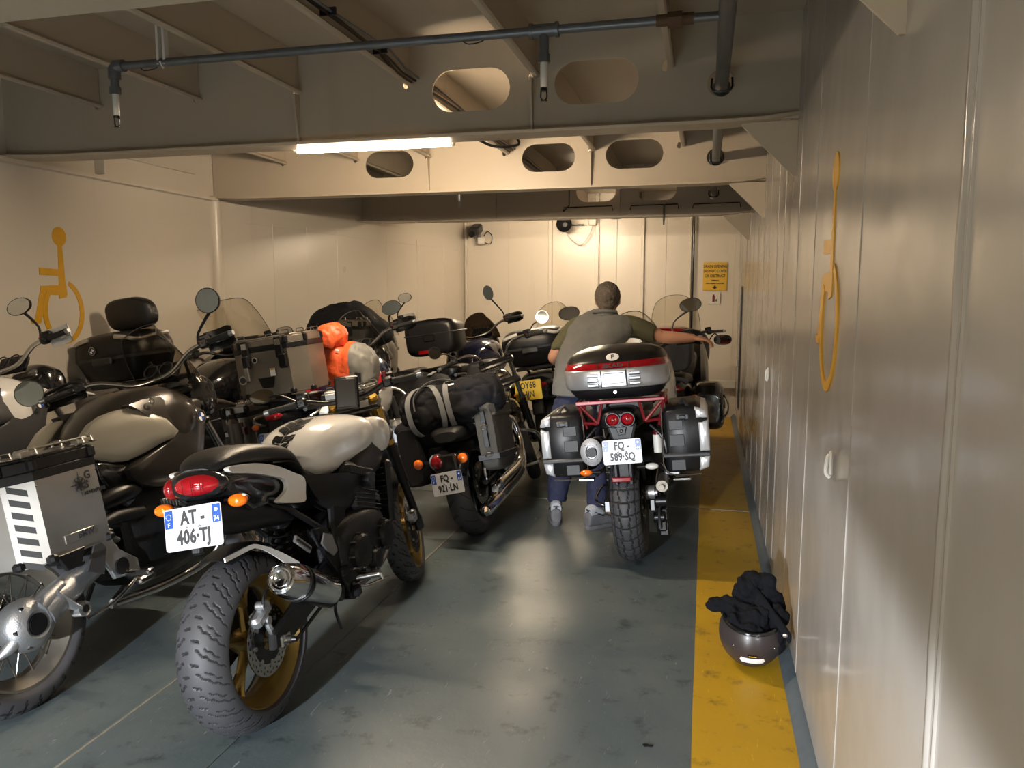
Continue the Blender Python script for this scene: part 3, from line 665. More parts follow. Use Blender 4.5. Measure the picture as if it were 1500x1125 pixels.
def mirror_part(B,S,base,head,r=(.075,.05),shape=2,nrm=(0,-1,.05),m=BLK,bend=None,gm=MIR):
    base=Vector(base);head=Vector(head); g=G(m); mid=bend and Vector(bend) or (base+(head-base)*.5+Vector((0,0,.02)))
    g.tube([base,mid,head+Vector((0,.02,-r[1]*.6))],[.007,.0065,.009],8,smooth=4)
    n=Vector(nrm).normalized(); q=n.to_track_quat('Z','Y').to_matrix().to_4x4(); Mx=Matrix.Translation(head)@q
    k=len(g.v); rs=[]
    for z,f in ((-.034,.35),(-.028,.7),(-.012,.95),(0,1.0),(.004,1.0),(.004,.93)):
        rs.append([(r[0]*f*math.copysign(abs(cos(a))**(2/shape),cos(a)),r[1]*f*math.copysign(abs(sin(a))**(2/shape),sin(a)),z) for a in [2*PI*j/28 for j in range(28)]])
    g.rings(rs); g.xf(Mx,k)
    if S: g.xf(S)
    o=g.mk('mirror',B); g=G(gm); g.rings([[(r[0]*.93*math.copysign(abs(cos(a))**(2/shape),cos(a)),r[1]*.93*math.copysign(abs(sin(a))**(2/shape),sin(a)),z) for a in [2*PI*j/28 for j in range(28)]] for z in (.002,.0052)]); g.xf(Mx)
    if S: g.xf(S)
    g.mk('mirror_glass',o); return o
def screen(B,w,y0,z0,h,lean,m=CLEAR,top=.6,curve=.12,S=None,name='windscreen',th=.004,round_=2.4,edge=None):
    # curved transparent shield: base (y0,z0), height h, leaning back by lean degrees
    g=G(m)
    def F(u,v):
        s=2*u-1; ww=w*(1-(1-top)*v**round_); hz=h*(v-(.18*abs(s)**2.5)*v)
        return (s*ww, y0-curve*(1-cos(s*1.15))*1.6-sin(R(lean))*hz+.03*v*v*0, z0+cos(R(lean))*hz)
    g.sheet(F,18,14,th)
    if S: g.xf(S)
    o=g.mk(name,B)
    e=[F(0,j/12) for j in range(13)]+[F(i/18,1) for i in range(1,19)]+[F(1,1-j/12) for j in range(1,13)]
    g=G(edge or DGREY); g.tube(e,.0026,6)
    if S: g.xf(S)
    g.mk('screen_edge',o); return o
def fork(B,S,y1,z1,rake,L,xs=.1,usd=True,up_m=BLKS,lo_m=STL,boot=False):
    d=Vector((0,-sin(R(rake)),cos(R(rake)))); g=G(lo_m)
    for s in (-1,1):
        a=Vector((s*xs,y1,z1)); g.m=lo_m
        if usd: g.cyl(a,a+d*(L*.42),.021,seg=14); g.m=BLKS; g.cyl(a+d*(L*.36),a+d*(L*.66),.0275,seg=16); g.m=up_m; g.cyl(a+d*(L*.66),a+d*L,.027,seg=16); g.m=BLKS; g.box(a,(.04,.06,.09),.012)
        else: g.m=up_m; g.cyl(a-d*.02,a+d*(L*.5),.030,.027,16); g.m=lo_m; g.cyl(a+d*(L*.5),a+d*L,.019,seg=14)
        g.m=up_m; g.cyl(a+d*L,a+d*(L+.015),.024,seg=12)
    g.m=BLKS; c=Vector((0,y1,z1))+d*(L-.03); Rm=Matrix.Rotation(R(rake),4,'X')
    g.box(c+Vector((0,-.02,0)),(xs*2+.07,.09,.028),.01,rot=Rm); g.box(c-d*.19+Vector((0,-.02,0)),(xs*2+.07,.09,.032),.01,rot=Rm)
    g.m=BLKS; g.cyl((-xs-.02,y1,z1),(xs+.02,y1,z1),.012,seg=10); g.xf(S); return g.mk('front_fork',B)
def fender(B,S,y,R_,w,a0,a1,m=BLK,name='front_fender',off=.02,drop=.05,th=.004):
    g=G(m)
    def F(u,v):
        s=2*v-1; a=R(a0+(a1-a0)*u); r=R_+off-drop*abs(s)**3*.9; return (s*w/2*(1-.25*(abs(2*u-1)**4)), y+r*cos(a), R_+r*sin(a))
    g.sheet(F,20,10,th); g.xf(S) if S else None; return g.mk(name,B)
def rbox_case(B,name,c,d,m,r=.04,rot=0,taper=.0,n=5,top_m=None):
    # rounded case lofted along Y
    x,y,z=c; w,l,h=d; g=G(m)
    S=[(-l/2,h*.5-r,-h*.5+r,w/2-r,n,.5),(-l/2+.004,h*.5-r*.5,-h*.5+r*.5,w/2-r*.4,n,.5),(-l/2+r*.6,h*.5,-h*.5,w/2,n,.5),(l/2-r*.6,h*.5-taper,-h*.5,w/2-taper*.5,n,.5),(l/2-.004,h*.5-r*.5-taper,-h*.5+r*.5,w/2-r*.4-taper*.5,n,.5),(l/2,h*.5-r-taper,-h*.5+r,w/2-r-taper*.5,n,.5)]
    g.loft(S,36,1); M=Matrix.Translation(c)@Matrix.Rotation(rot,4,'Z'); g.xf(M); return g.mk(name,B,ang=50),M
def alu_case(B,name,c,d,rot=0,cham=.05,side=1,m=ALU,lid_m=ALU,handles=True,latch=True):
    # aluminium touring box: body with chamfered outer corners, black rim, lid with rails and tie-down loops
    w,l,h=d; M=Matrix.Translation(c)@Matrix.Rotation(rot,4,'Z'); x=w/2; y=l/2
    out=[(-x,-y),(x-cham,-y),(x,-y+cham),(x,y-cham),(x-cham,y),(-x,y)] if side>0 else [(-x+cham,-y),(x,-y),(x,y),(-x+cham,y),(-x,y-cham),(-x,-y+cham)]
    if side==0: out=[(-x+cham,-y),(x-cham,-y),(x,-y+cham),(x,y-cham),(x-cham,y),(-x+cham,y),(-x,y-cham),(-x,-y+cham)]
    g=G(m); g.prism(out,-h/2,h/2-.07,'z',.004); g.xf(M); o=g.mk(name,B)
    def sc(k): return [(a*k,b*k) for a,b in out]
    g=G(BLK); g.prism(sc(1.015),h/2-.082,h/2-.048,'z',.004); g.xf(M); g.mk('rim_seal',o)
    g=G(lid_m); g.prism(sc(1.0),h/2-.05,h/2-.012,'z',.003); g.prism(sc(.93),h/2-.014,h/2,'z',.004); g.xf(M); lid=g.mk('lid',o)
    g=G(BLK)
    for p in out: g.box((p[0]*.965,p[1]*.965,-h/2+.012),(.035,.035,.03),.008); g.box((p[0]*.97,p[1]*.97,h/2-.03),(.03,.03,.045),.008)
    g.xf(M); g.mk('corner_guard',o)
    g=G(STL)
    for p in ((-.6,-.86),(.6,-.86),(-.6,.86),(.6,.86),(.86,-.5),(.86,.5)):
        g=G(STL); px,py=p[0]*x,p[1]*y; g.tube([(px-.025,py,h/2),(px-.02,py,h/2+.022),(px+.02,py,h/2+.022),(px+.025,py,h/2)],.004,6); g.box((px,py,h/2+.002),(.07,.02,.006),.002); g.xf(M); g.mk('tie_down_loop',o)
    g=G(STL)
    for p in out:
        for z in (-h/2+.05,0,h/2-.1): g.ell((p[0]*.98,p[1]*.98,z),(.004,.004,.004),8,4)
    g.xf(M); rv=g.mk('rivets',o); rv['kind']='stuff'
    if latch:
        for q in (-.45,.45) if latch==2 else (0,): g=G(BLK); g.box((q*x*1.0,-y-.010,h/2-.07),(.045,.02,.12),.005); g.box((q*x,-y-.018,h/2-.04),(.035,.012,.04),.004,m=STL); g.xf(M); g.mk('latch',o)
    return o,M
def cluster(g,box,n,seed,ms=(CASTD,BLKS,BLK),tubes=True):
    rd=random.Random(seed); x0,x1,y0,y1,z0,z1=box
    for i in range(n):
        c=(rd.uniform(x0,x1),rd.uniform(y0,y1),rd.uniform(z0,z1)); m=rd.choice(ms); k=rd.random()
        if k<.4: g.box(c,(rd.uniform(.03,.09),rd.uniform(.03,.10),rd.uniform(.03,.09)),.008,rot=(rd.uniform(-.4,.4),0,0),m=m)
        elif k<.7: g.cyl((c[0]-.03,c[1],c[2]),(c[0]+.03,c[1],c[2]),rd.uniform(.012,.035),seg=12,m=m)
        else: g.tube([c,(c[0],c[1]+rd.uniform(-.1,.1),c[2]+rd.uniform(-.1,.1)),(c[0]+rd.uniform(-.05,.05),c[1]+rd.uniform(-.2,.2),c[2]+rd.uniform(-.15,.15))],.007,6,smooth=3,m=m)
def engine_block(B,y0,y1,z0,z1,hw,seed=1,m=CASTD,cover=True):
    g=G(m); ym=(y0+y1)/2; zm=(z0+z1)/2
    g.loft([(y0,zm+.03,z0+.06,hw*.6,4),(y0+.05,zm+.08,z0+.01,hw*.9,4),(ym,zm+.10,z0,hw,4),(y1-.05,zm+.05,z0+.02,hw*.85,4),(y1,zm,z0+.07,hw*.6,4)],24,3)
    g.box((0,ym+.07,z1-.09),(hw*1.7,.22,.2),.02,rot=(R(-18),0,0)); g.box((0,ym+.04,z1),(hw*1.8,.26,.07),.02,rot=(R(-18),0,0))
    for k in range(5): g.box((0,ym+.07,zm+.06+k*.02),(hw*1.75,.235,.006),.002,rot=(R(-18),0,0))
    for s in (-1,1):
        for (yy,zz,rr) in ((y0+.13,z0+.15,.075),(y1-.12,z0+.15,.065),(ym,z0+.08,.045)):
            g.lathe([(0,rr),(.03,rr),(.042,rr*.85),(.045,rr*.4),(.047,.002)],(s*hw*.88,yy,zz),(s,0,0),28,m=m)
            for k in range(8): a=2*PI*k/8; g.cyl((s*hw*.9,yy+rr*1.05*cos(a),zz+rr*1.05*sin(a)),(s*(hw*.9+.03),yy+rr*1.05*cos(a),zz+rr*1.05*sin(a)),.006,seg=6,m=STL)
        g.m=m
    cluster(g,(-hw,hw,y0,y1,zm,z1),16,seed); return g.mk('engine',B)
def boxer(B,y,z,m=CAST,hw=.37):
    g=G(CASTD); g.loft([(y-.30,z+.10,z-.20,.12,4),(y-.2,z+.2,z-.26,.17,4),(y+.1,z+.2,z-.27,.17,4),(y+.22,z+.12,z-.2,.13,4)],24,3); cluster(g,(-.16,.16,y-.3,y+.15,z+.05,z+.25),16,3); e=g.mk('engine',B)
    for s in (-1,1):
        g=G(m)
        for k in range(7): g.box((s*(.17+k*.016),y,z),(.007,.19,.17),.01)
        g.box((s*.20,y,z),(.14,.14,.13),.02); g.box((s*(hw-.06),y,z),(.09,.21,.18),.03); g.box((s*(hw-.02),y,z),(.05,.16,.14),.02)
        for a in (-1,1): g.cyl((s*(hw-.02),y+a*.06,z),(s*(hw+.012),y+a*.06,z),.02,seg=12)
        g.mk('cylinder_head',e)
        g=G(STL); g.tube([(s*.27,y+.09,z-.04),(s*.28,y+.16,z-.12),(s*.2,y+.12,z-.26),(s*.12,y-.1,z-.30),(.14,y-.45,z-.26)],.02,10,smooth=4); g.mk('exhaust_header',e)
    return e
def new_bike(name,x,y,head,lean,label):
    r=empty(name,(x,y,0),(0,R(-lean),R(head))); tag(r,label,'motorcycle'); return r
def surf_patch(rows_fn,us,vs,off,m,B,name,th=.0015): pass
def panel(B,name,out,x,m,bulge=.02,th=.01,side=(1,),xf=None,sm=0,S=None,ang=38,M=None):
    res=[]
    P=[Vector((a,b,0)) for a,b in out]
    if sm: P,_=crv(P,[1]*len(P),sm,True)
    c=sum(P,Vector())/len(P)
    for s in side:
        g=G(m); rs=[]
        for k,dx in ((1.0,-th),(1.0,-.002),(.985,.0),(.9,bulge*.35),(.7,bulge*.68),(.4,bulge*.93),(.08,bulge)):
            r=[]
            for p in P:
                q=c+(p-c)*k; xx=(xf(q.x,q.y) if xf else x)+dx; r.append((s*xx,q.x,q.y))
            rs.append(r if s>0 else r[::-1])
        g.rings(rs); 
        if S: g.xf(S)
        if M: g.xf(M)
        res.append(g.mk(name,B,ang=ang))
    return res
def zloft(g,rows,seg=36,sub=1,m=None,yoff=0):
    # rows: z, halfwidth, yback, yfront, exponent
    A=cr_rows(np.array(rows,float),sub); rs=[]
    for z,hw,yb,yf,n in A:
        yc=(yb+yf)/2; hl=(yf-yb)/2
        rs.append([(hw*math.copysign(abs(cos(a))**(2/n),cos(a)),yc+hl*math.copysign(abs(sin(a))**(2/n),sin(a)),z) for a in [2*PI*j/seg for j in range(seg)]])
    return g.rings(rs,m=m)
def roundel(B,M,r=.03,name='roundel'):
    g=G(INK); g.tube([(0,0,0),(0,0,.003)],r,24); g.xf(M); o=g.mk(name,B)
    g=G(STL); g.lathe([(.001,r),(.004,r),(.004,r*.9),(.001,r*.9)],(0,0,0),(0,0,1),28,closed=True); g.xf(M); g.mk('ring',o)
    for i in range(4):
        g=G(BLU if i%2 else INKW); q=[(0,0)]+[(r*.6*cos(R(90*i+10*k)),r*.6*sin(R(90*i+10*k))) for k in range(10)]; g.prism(q,.003,.0042,'z'); g.xf(M); g.mk('quadrant',o)
    return o
MX=lambda x,y,z,s=1: Matrix.Translation((x,y,z))@(Matrix(((0,0,1,0),(1,0,0,0),(0,1,0,0),(0,0,0,1))) if s>0 else Matrix(((0,0,-1,0),(-1,0,0,0),(0,1,0,0),(0,0,0,1))))  # faces +-X
def stand(B,y=.55,m=BLKS):
    g=G(m); g.tube([(-.14,y,.30),(-.27,y-.06,.04)],.012,8); g.box((-.275,y-.06,.02),(.05,.07,.01),.003); return g.mk('side_stand',B)
def pegs(B,y,z,x=.2,py=.1,pz=.5,m=STL):
    g=G(m)
    for s in (-1,1):
        g.cyl((s*x,y,z),(s*(x+.10),y-.01,z+.005),.013,seg=10); g.cyl((s*x,py,pz),(s*(x+.09),py-.01,pz+.005),.012,seg=10)
        g.tube([(s*(x-.02),y+.01,z+.05),(s*(x-.01),y,z),(s*(x-.02),y-.05,z+.02)],.009,8); g.tube([(s*(x-.02),y+.02,z-.01),(s*(x+.02),y+.12,z-.03),(s*(x+.06),y+.16,z-.03)],.007,8,smooth=3)
    return g.mk('footpeg',B)
def shade(B): pass
# ================================================================== white naked bike, nearest
def naked_bike():
    b=new_bike('naked_motorcycle',-1.52,2.33,0,8,'white and black naked motorcycle with gold wheels and plate AT-406-TJ, nearest to the camera')
    S=steer(15,1.10,1.0)
    wheel(b,'rear_wheel',0,.315,.188,.225,'cast',GOLD,(.082,),.125,nt=640,na=90,pat=pat_road(26))
    fw=wheel(b,'front_wheel',1.46,.30,.122,.222,'cast',GOLD,(-.06,.06),.155,S=S,nt=320,na=44,pat=pat_road(22))
    # rear caliper and bracket
    g=G(CAST); g.box((.098,-.055,.415),(.05,.075,.045),.012,rot=(R(25),0,0)); g.box((.105,-.02,.44),(.035,.05,.055),.012,rot=(R(20),0,0)); g.cyl((.09,-.04,.455),(.125,-.04,.455),.016,seg=12); g.cyl((.09,-.035,.40),(.13,-.035,.40),.014,seg=12)
    g.tube([(.11,-.03,.40),(.115,-.02,.36),(.11,.0,.335)],.012,8,smooth=3); g.tube([(.12,-.05,.445),(.125,-.03,.50),(.12,.1,.52),(.11,.3,.46)],.005,6,smooth=4,m=BLK); g.mk('brake_caliper',b)
    g=G(BLKS)
    for s in (-1,1):
        g.prism([(-.055,.300),(-.045,.352),(.03,.375),(.22,.43),(.50,.50),(.56,.47),(.56,.40),(.45,.37),(.2,.325),(.03,.285)],s*.115,s*.148,'x',.006)
    g.box((0,.50,.45),(.25,.14,.10),.02); g.box((0,.24,.41),(.23,.03,.07),.01)
    sw=g.mk('swingarm',b)
    g=G(STL); g.cyl((-.17,0,.315),(.168,0,.315),.012,seg=12); g.tube([(.148,0,.315),(.165,0,.315)],.024,6); g.box((.155,.0,.315),(.012,.06,.042),.004); g.cyl((.165,0,.315),(.185,0,.315),.015,seg=12); g.mk('axle_nut',sw)
    g=G(BLK); g.cyl((.183,0,.315),(.20,0,.315),.012,.008,12); g.cyl((-.2,0,.315),(-.17,0,.315),.018,seg=12); g.mk('axle_bobbin',sw)
    # chain and sprocket on the left
    g=G(BLKS); g.lathe([(-.004,.10),(.004,.10),(.004,.03),(-.004,.03)],(-.10,0,.315),(1,0,0),40,closed=True); g.tube([(-.10,-.102,.315),(-.1,-.06,.40),(-.10,0,.418),(-.10,.5,.47),(-.10,.55,.43),(-.10,.5,.39),(-.10,0,.213),(-.10,-.07,.24)],.007,6,smooth=4,closed=True,flat=.6); g.mk('chain',b)
    # hugger
    h=fender(b,None,0,.315,.165,62,108,BLK,'rear_hugger',.030,.02)
    g=G(WHT)
    for s in (1,):
        g.sheet(lambda u,v,s=s:(s*(.088+.03*u*u),-.17+.39*u**.9,(.665-.005*u+ (.0 if u<.35 else -.30*(u-.35)**1.35))+(v-.5)*(.016+.10*max(0,u-.5)**1.2)),16,4,.006)
    g.mk('white_trim',h)
    # seat unit, slightly twisted as it stands
    T=Matrix.Translation((0,.3,0))@Matrix.Rotation(R(7.5),4,'Z')@Matrix.Translation((0,-.3,0))
    def tx(g): return g.xf(T)
    g=G(GBLK); g.loft([(-.235,.955,.905,.05,2.6),(-.20,.975,.885,.085,2.6),(-.08,.985,.83,.105,2.8),(.1,.95,.765,.115,3),(.28,.87,.70,.12,3),(.42,.80,.66,.115,3)],32,5); tx(g); tl=g.mk('tail_unit',b)
    g=G(SEATM); g.loft([(-.215,.985,.955,.05,2.6),(-.16,1.012,.955,.082,2.8),(-.05,1.026,.95,.105,3),(.10,1.008,.93,.125,3.2),(.23,.97,.90,.135,3),(.29,.915,.86,.135,2.8),(.34,.872,.80,.135,2.8),(.45,.835,.74,.14,2.8),(.56,.835,.74,.12,2.6),(.63,.85,.78,.08,2.4)],36,5); tx(g); st_=g.mk('seat',b)
    g=G(BLK); g.tube([(-.118,.10,.93),(-.128,.24,.905),(-.13,.30,.87)],.003,6,smooth=4); g.tube([(.118,.10,.93),(.128,.24,.905),(.13,.30,.87)],.003,6,smooth=4); tx(g); g.mk('seam_piping',st_)
    out=[(-.185,.975),(-.05,.958),(.085,.920),(.19,.872),(.275,.828),(.262,.775),(.245,.745),(.15,.765),(.062,.792),(.125,.812),(.145,.835),(.125,.862),(.05,.890),(-.06,.925),(-.17,.952)]
    def xfn(y,z): return .098+.05*max(0,min(1,(y+.2)/.45))
    for s in (1,-1):
        g=G(WHT); n=len(out); P=[Vector((a,c,0)) for a,c in out]; P,_=crv(P,[1]*n,3,True)
        lo=[(s*(xfn(p.x,p.y)-.012),p.x,p.y) for p in P]; hi=[(s*(xfn(p.x,p.y)+.006),p.x,p.y) for p in P]
        g.rings([lo,hi]); g.xf(T); g.mk('white_side_panel',b)
    panel(b,'black_side_panel',[(-.19,.945),(.0,.915),(.10,.86),(.10,.82),(.05,.79),(-.06,.80),(-.15,.86),(-.21,.91)],.098,GBLK,.008,.02,(1,-1),M=T)
    g=G(GBLK); g.ell((.0,-.215,.932),(.108,.055,.050),24,14); tx(g); bz=g.mk('lamp_bezel',b)
    g=G(REDL); g.ell((.012,-.232,.936),(.082,.048,.037),24,14); tx(g); rl=g.mk('tail_light',b); g=G(REDD); g.ell((-.075,-.222,.930),(.030,.046,.036),16,10); tx(g); g.mk('side_lens',rl)
    g=G(BLK)
    for k in range(4): g.tube([(-.04+.03*k,-.286,.915),(-.04+.03*k,-.286,.96)],.001,4)
    tx(g); g.mk('lens_rib',rl)
    g=G(BLK); g.loft([(-.27,.86,.84,.03,3),(-.22,.885,.78,.06,3),(-.1,.87,.73,.08,3),(.05,.82,.70,.09,3),(.25,.76,.66,.10,3)],24,3); g.box((.01,-.275,.80),(.04,.03,.16),.008,rot=(R(-12),0,0)); tx(g); g.mk('mudguard_bracket',b)
    for s in (-1,1):
        o=indicator(b,(s*.128+.01,-.225,.868+s*.004),(s,-.15,0),AMB,(.034,.024,.021),.05)
        for q in [o]+list(o.children): q.data.transform(T)
    plate(b,(0,0,0),.20,.134,T@plM((.012,-.298,.815),14,-3.5,-3),('AT -','406·TJ'),'F','74',ts=.060)
    # tank
    sec=[(.335,.885,.845,.05,2.2,.5),(.37,.915,.82,.095,2.3,.5),(.43,.965,.78,.135,2.5,.5),(.52,1.004,.765,.163,2.7,.5),(.66,1.020,.785,.185,2.9,.5),(.80,1.012,.80,.192,3.0,.5),(.92,.985,.825,.180,2.9,.5),(1.02,.955,.85,.15,2.6,.5),(1.075,.93,.875,.10,2.2,.5)]
    g=G(WHT); g.loft(sec,56,6); tk=g.mk('fuel_tank',b,ang=60)
    rows=cr_rows(np.array(sec,float),10)
    def tsurf(y,x):
        k=int(np.argmin(abs(rows[:,0]-y))); r=rows[k]; zm=(r[1]+r[2])/2; h=(r[1]-r[2])/2; u=min(.999,abs(x)/r[3]); return zm+h*(1-u**r[4])**(1/r[4])
    for i,(a0,a1,wv) in enumerate(((.352,.375,.030),(.380,.410,.038),(.415,.450,.046),(.455,.50,.052),(.505,.56,.046),(.565,.62,.034))):
        for s in (-1,1):
            g=G(BLK); g.sheet(lambda u,v,s=s: (lambda x,y:(x,y,tsurf(y,x)+.0012))(s*(.001+wv*v),a0+(a1-a0)*u+(.045*v if i>2 else .012*v)),6,6,-.003*s if False else .002); g.mk('tank_pad',tk)
    g=G(BLKS); g.lathe([(0,.035),(.006,.035),(.009,.028),(.009,.002)],(0,.82,1.008),(0,.06,1),24); g.mk('filler_cap',tk)
    # scoops and side covers
    panel(b,'white_air_scoop',[(.86,.955),(.97,.965),(1.08,.93),(1.11,.86),(1.06,.80),(.98,.80),(.90,.86)],.165,WHT,.03,.03,(1,-1),sm=3)
    panel(b,'black_side_cover',[(.30,.84),(.38,.80),(.50,.76),(.62,.79),(.72,.845),(.86,.87),(.96,.84),(1.02,.79),(.96,.72),(.80,.70),(.62,.62),(.46,.66),(.36,.74)],.155,BLK,.035,.05,(1,-1),sm=3)
    g=G(BLKS)
    for s in (-1,1): g.prism([(.42,.52),(.50,.48),(.56,.62),(.72,.72),(.98,.86),(1.06,.90),(1.04,.96),(.92,.90),(.60,.76),(.46,.70)],s*.13,s*.165,'x',.01); g.tube([(s*.12,.36,.78),(s*.12,.1,.84),(s*.09,-.15,.89)],.014,8); g.tube([(s*.14,.42,.58),(s*.12,.2,.74),(s*.09,0,.83)],.012,8)
    g.mk('frame',b)
    engine_block(b,.42,.92,.30,.76,.215,4)
    g=G(BLK); g.box((0,1.0,.60),(.36,.05,.30),.01,rot=(R(-8),0,0)); 
    for k in range(9): g.box((0,.972,.48+k*.03),(.33,.02,.004),.001,m=DGREY)
    g.mk('radiator',b)
    g=G(HOT)
    for q in (-.12,-.04,.04,.12): g.tube([(q,.93,.62),(q,1.02,.50),(q*.9,1.0,.32),(q*.6,.85,.24),(q*.4,.6,.25)],.018,10,smooth=4)
    g.tube([(0,.65,.25),(.05,.5,.27),(.12,.40,.31),(.18,.30,.365),(.203,.255,.39)],.030,12,smooth=4); g.mk('exhaust_header',b)
    # silencer
    a=Vector((.225,-.075,.562)); e=Vector((.205,.250,.392)); d=(e-a).normalized(); L=(e-a).length
    g=G(CHR); g.lathe([(0,.040),(-.004,.046),(0,.052),(.02,.056),(.055,.061),(.07,.062),(L*.45,.063),(L*.95,.063),(L,.056),(L+.02,.038),(L+.05,.032)],a,d,40)
    sl_=g.mk('silencer',b)
    g=G(BLKS); g.lathe([(.10,.062),(.10,.0665),(.112,.0665),(.112,.062)],a,d,36,closed=True); g.lathe([(.125,.062),(.125,.0665),(.133,.0665),(.133,.062)],a,d,36,closed=True); g.mk('silencer_band',sl_)
    g=G(CHR); g.lathe([(-.004,.044),(-.006,.040),(.004,.034),(.05,.030),(.05,.022),(-.002,.024),(-.004,.028),(.01,.033)],a,d,32,closed=True); g.mk('silencer_tip',sl_)
    g=G(INK); g.cyl(a+d*.003,a+d*.0145,.030,seg=24); g.mk('tip_shade_plug',sl_)  # solid black plug in place of the shade inside the tip
    up=Vector((.25,-.3,.85)).normalized()
    g=G(REDP); u=(Vector((.6,0,.8))-d*Vector((.6,0,.8)).dot(d)).normalized(); g.box(a+d*.08+u*.0605,(.03,.026,.003),.001,rot=u.to_track_quat('Z','Y').to_matrix().to_4x4()); g.mk('badge',sl_)
    # hangers
    g=G(CAST); g.box((.165,.19,.60),(.012,.125,.030),.005,rot=(R(-38),0,0)); g.box((.172,.19,.60),(.006,.10,.008),.002,rot=(R(-38),0,0),m=BLK); g.m=CAST
    g.prism([(.30,.565),(.33,.60),(.39,.575),(.415,.50),(.38,.49),(.33,.53)],.172,.182,'x',.003); g.mk('heel_plate',b)
    g=G(BLK); g.prism([(.28,.63),(.36,.62),(.46,.50),(.52,.36),(.48,.30),(.42,.40),(.34,.50)],.150,.17,'x',.004); g.mk('peg_hanger',b)
    g=G(STL); g.cyl((.17,.53,.345),(.285,.545,.355),.016,seg=12); g.cyl((.285,.545,.355),(.292,.546,.33),.006,seg=8); g.tube([(.18,.50,.33),(.19,.58,.29),(.24,.66,.29),(.26,.68,.29)],.006,8,smooth=3); g.cyl((-.27,.545,.355),(-.17,.53,.345),.016,seg=12); g.mk('footpeg',b)
    g=G(BLKS); cluster(g,(.10,.17,.30,.52,.28,.5),10,9); g.mk('linkage',b)
    g=G(BLKS); g.tube([(0,.40,.42),(0,.30,.70)],.03,12); [g.lathe([(-.004,.045),(.004,.045),(.004,.034),(-.004,.034)],(0,.32+.0,.5+.03*k),(0,-.3,1),16,closed=True) for k in range(6)]; g.mk('shock_absorber',b)
    stand(b)
    # front end
    f=fork(b,S,1.46,.30,25,.80,.10,True,GOLDF,BLKS); fender(b,S,1.46,.30,.135,60,140,BLK,'front_fender',.022,.05)
    caliper(b,-.085,1.38,.36,S=S); caliper(b,.085,1.38,.36,S=S)
    g=G(BLKS); g.loft([(1.22,.96,.86,.05,2.5),(1.26,1.0,.82,.09,2.5),(1.34,1.0,.80,.11,2.5),(1.40,.97,.83,.09,2.5),(1.42,.95,.86,.05,2.5)],24,3); g.xf(S); g.mk('headlight',b)
    g=G(BLK); g.box((-.01,1.17,1.035),(.16,.035,.085),.015,rot=(R(-30),0,0)); g.xf(S); ds=g.mk('instrument_cluster',b); g=G(DGREY); g.box((-.01,1.152,1.045),(.11,.004,.05),.001,rot=(R(-30),0,0)); g.xf(S); g.mk('display',ds)
    grips(b,S,[(0,1.06,1.05),(.10,1.05,1.055),(.19,1.02,1.085),(.26,1.0,1.088),(.365,.965,1.085)])
    g=G(BLK); g.box((.02,.97,1.085),(.115,.020,.165),.014,rot=(R(-14),R(8),0)); g.tube([(.02,.98,1.08),(.02,1.05,1.05)],.01,8); g.xf(S); ph=g.mk('phone_mount',b); g=G(BLK); g.box((.02,.959,1.087),(.090,.004,.135),.002,rot=(R(-14),R(8),0)); g.xf(S); g.mk('phone_screen',ph)
    mirror_part(b,S,(-.24,1.02,1.10),(-.40,1.03,1.165),(.058,.034),2,(.35,-1,.35),gm=MIR)
    g=G(REDP); g.box((.21,.985,1.13),(.018,.014,.03),.004); g.xf(S); g.mk('kill_switch',b)
    g=G(BLK)
    for q in (-.06,-.03,.02,.07): g.tube([(q,1.05,1.05),(q*1.4,1.16,1.0),(q,1.12,.85),(q,1.0,.75)],.005,6,smooth=5)
    g.xf(S); g.mk('cable_bundle',b)
    return b
naked_bike()
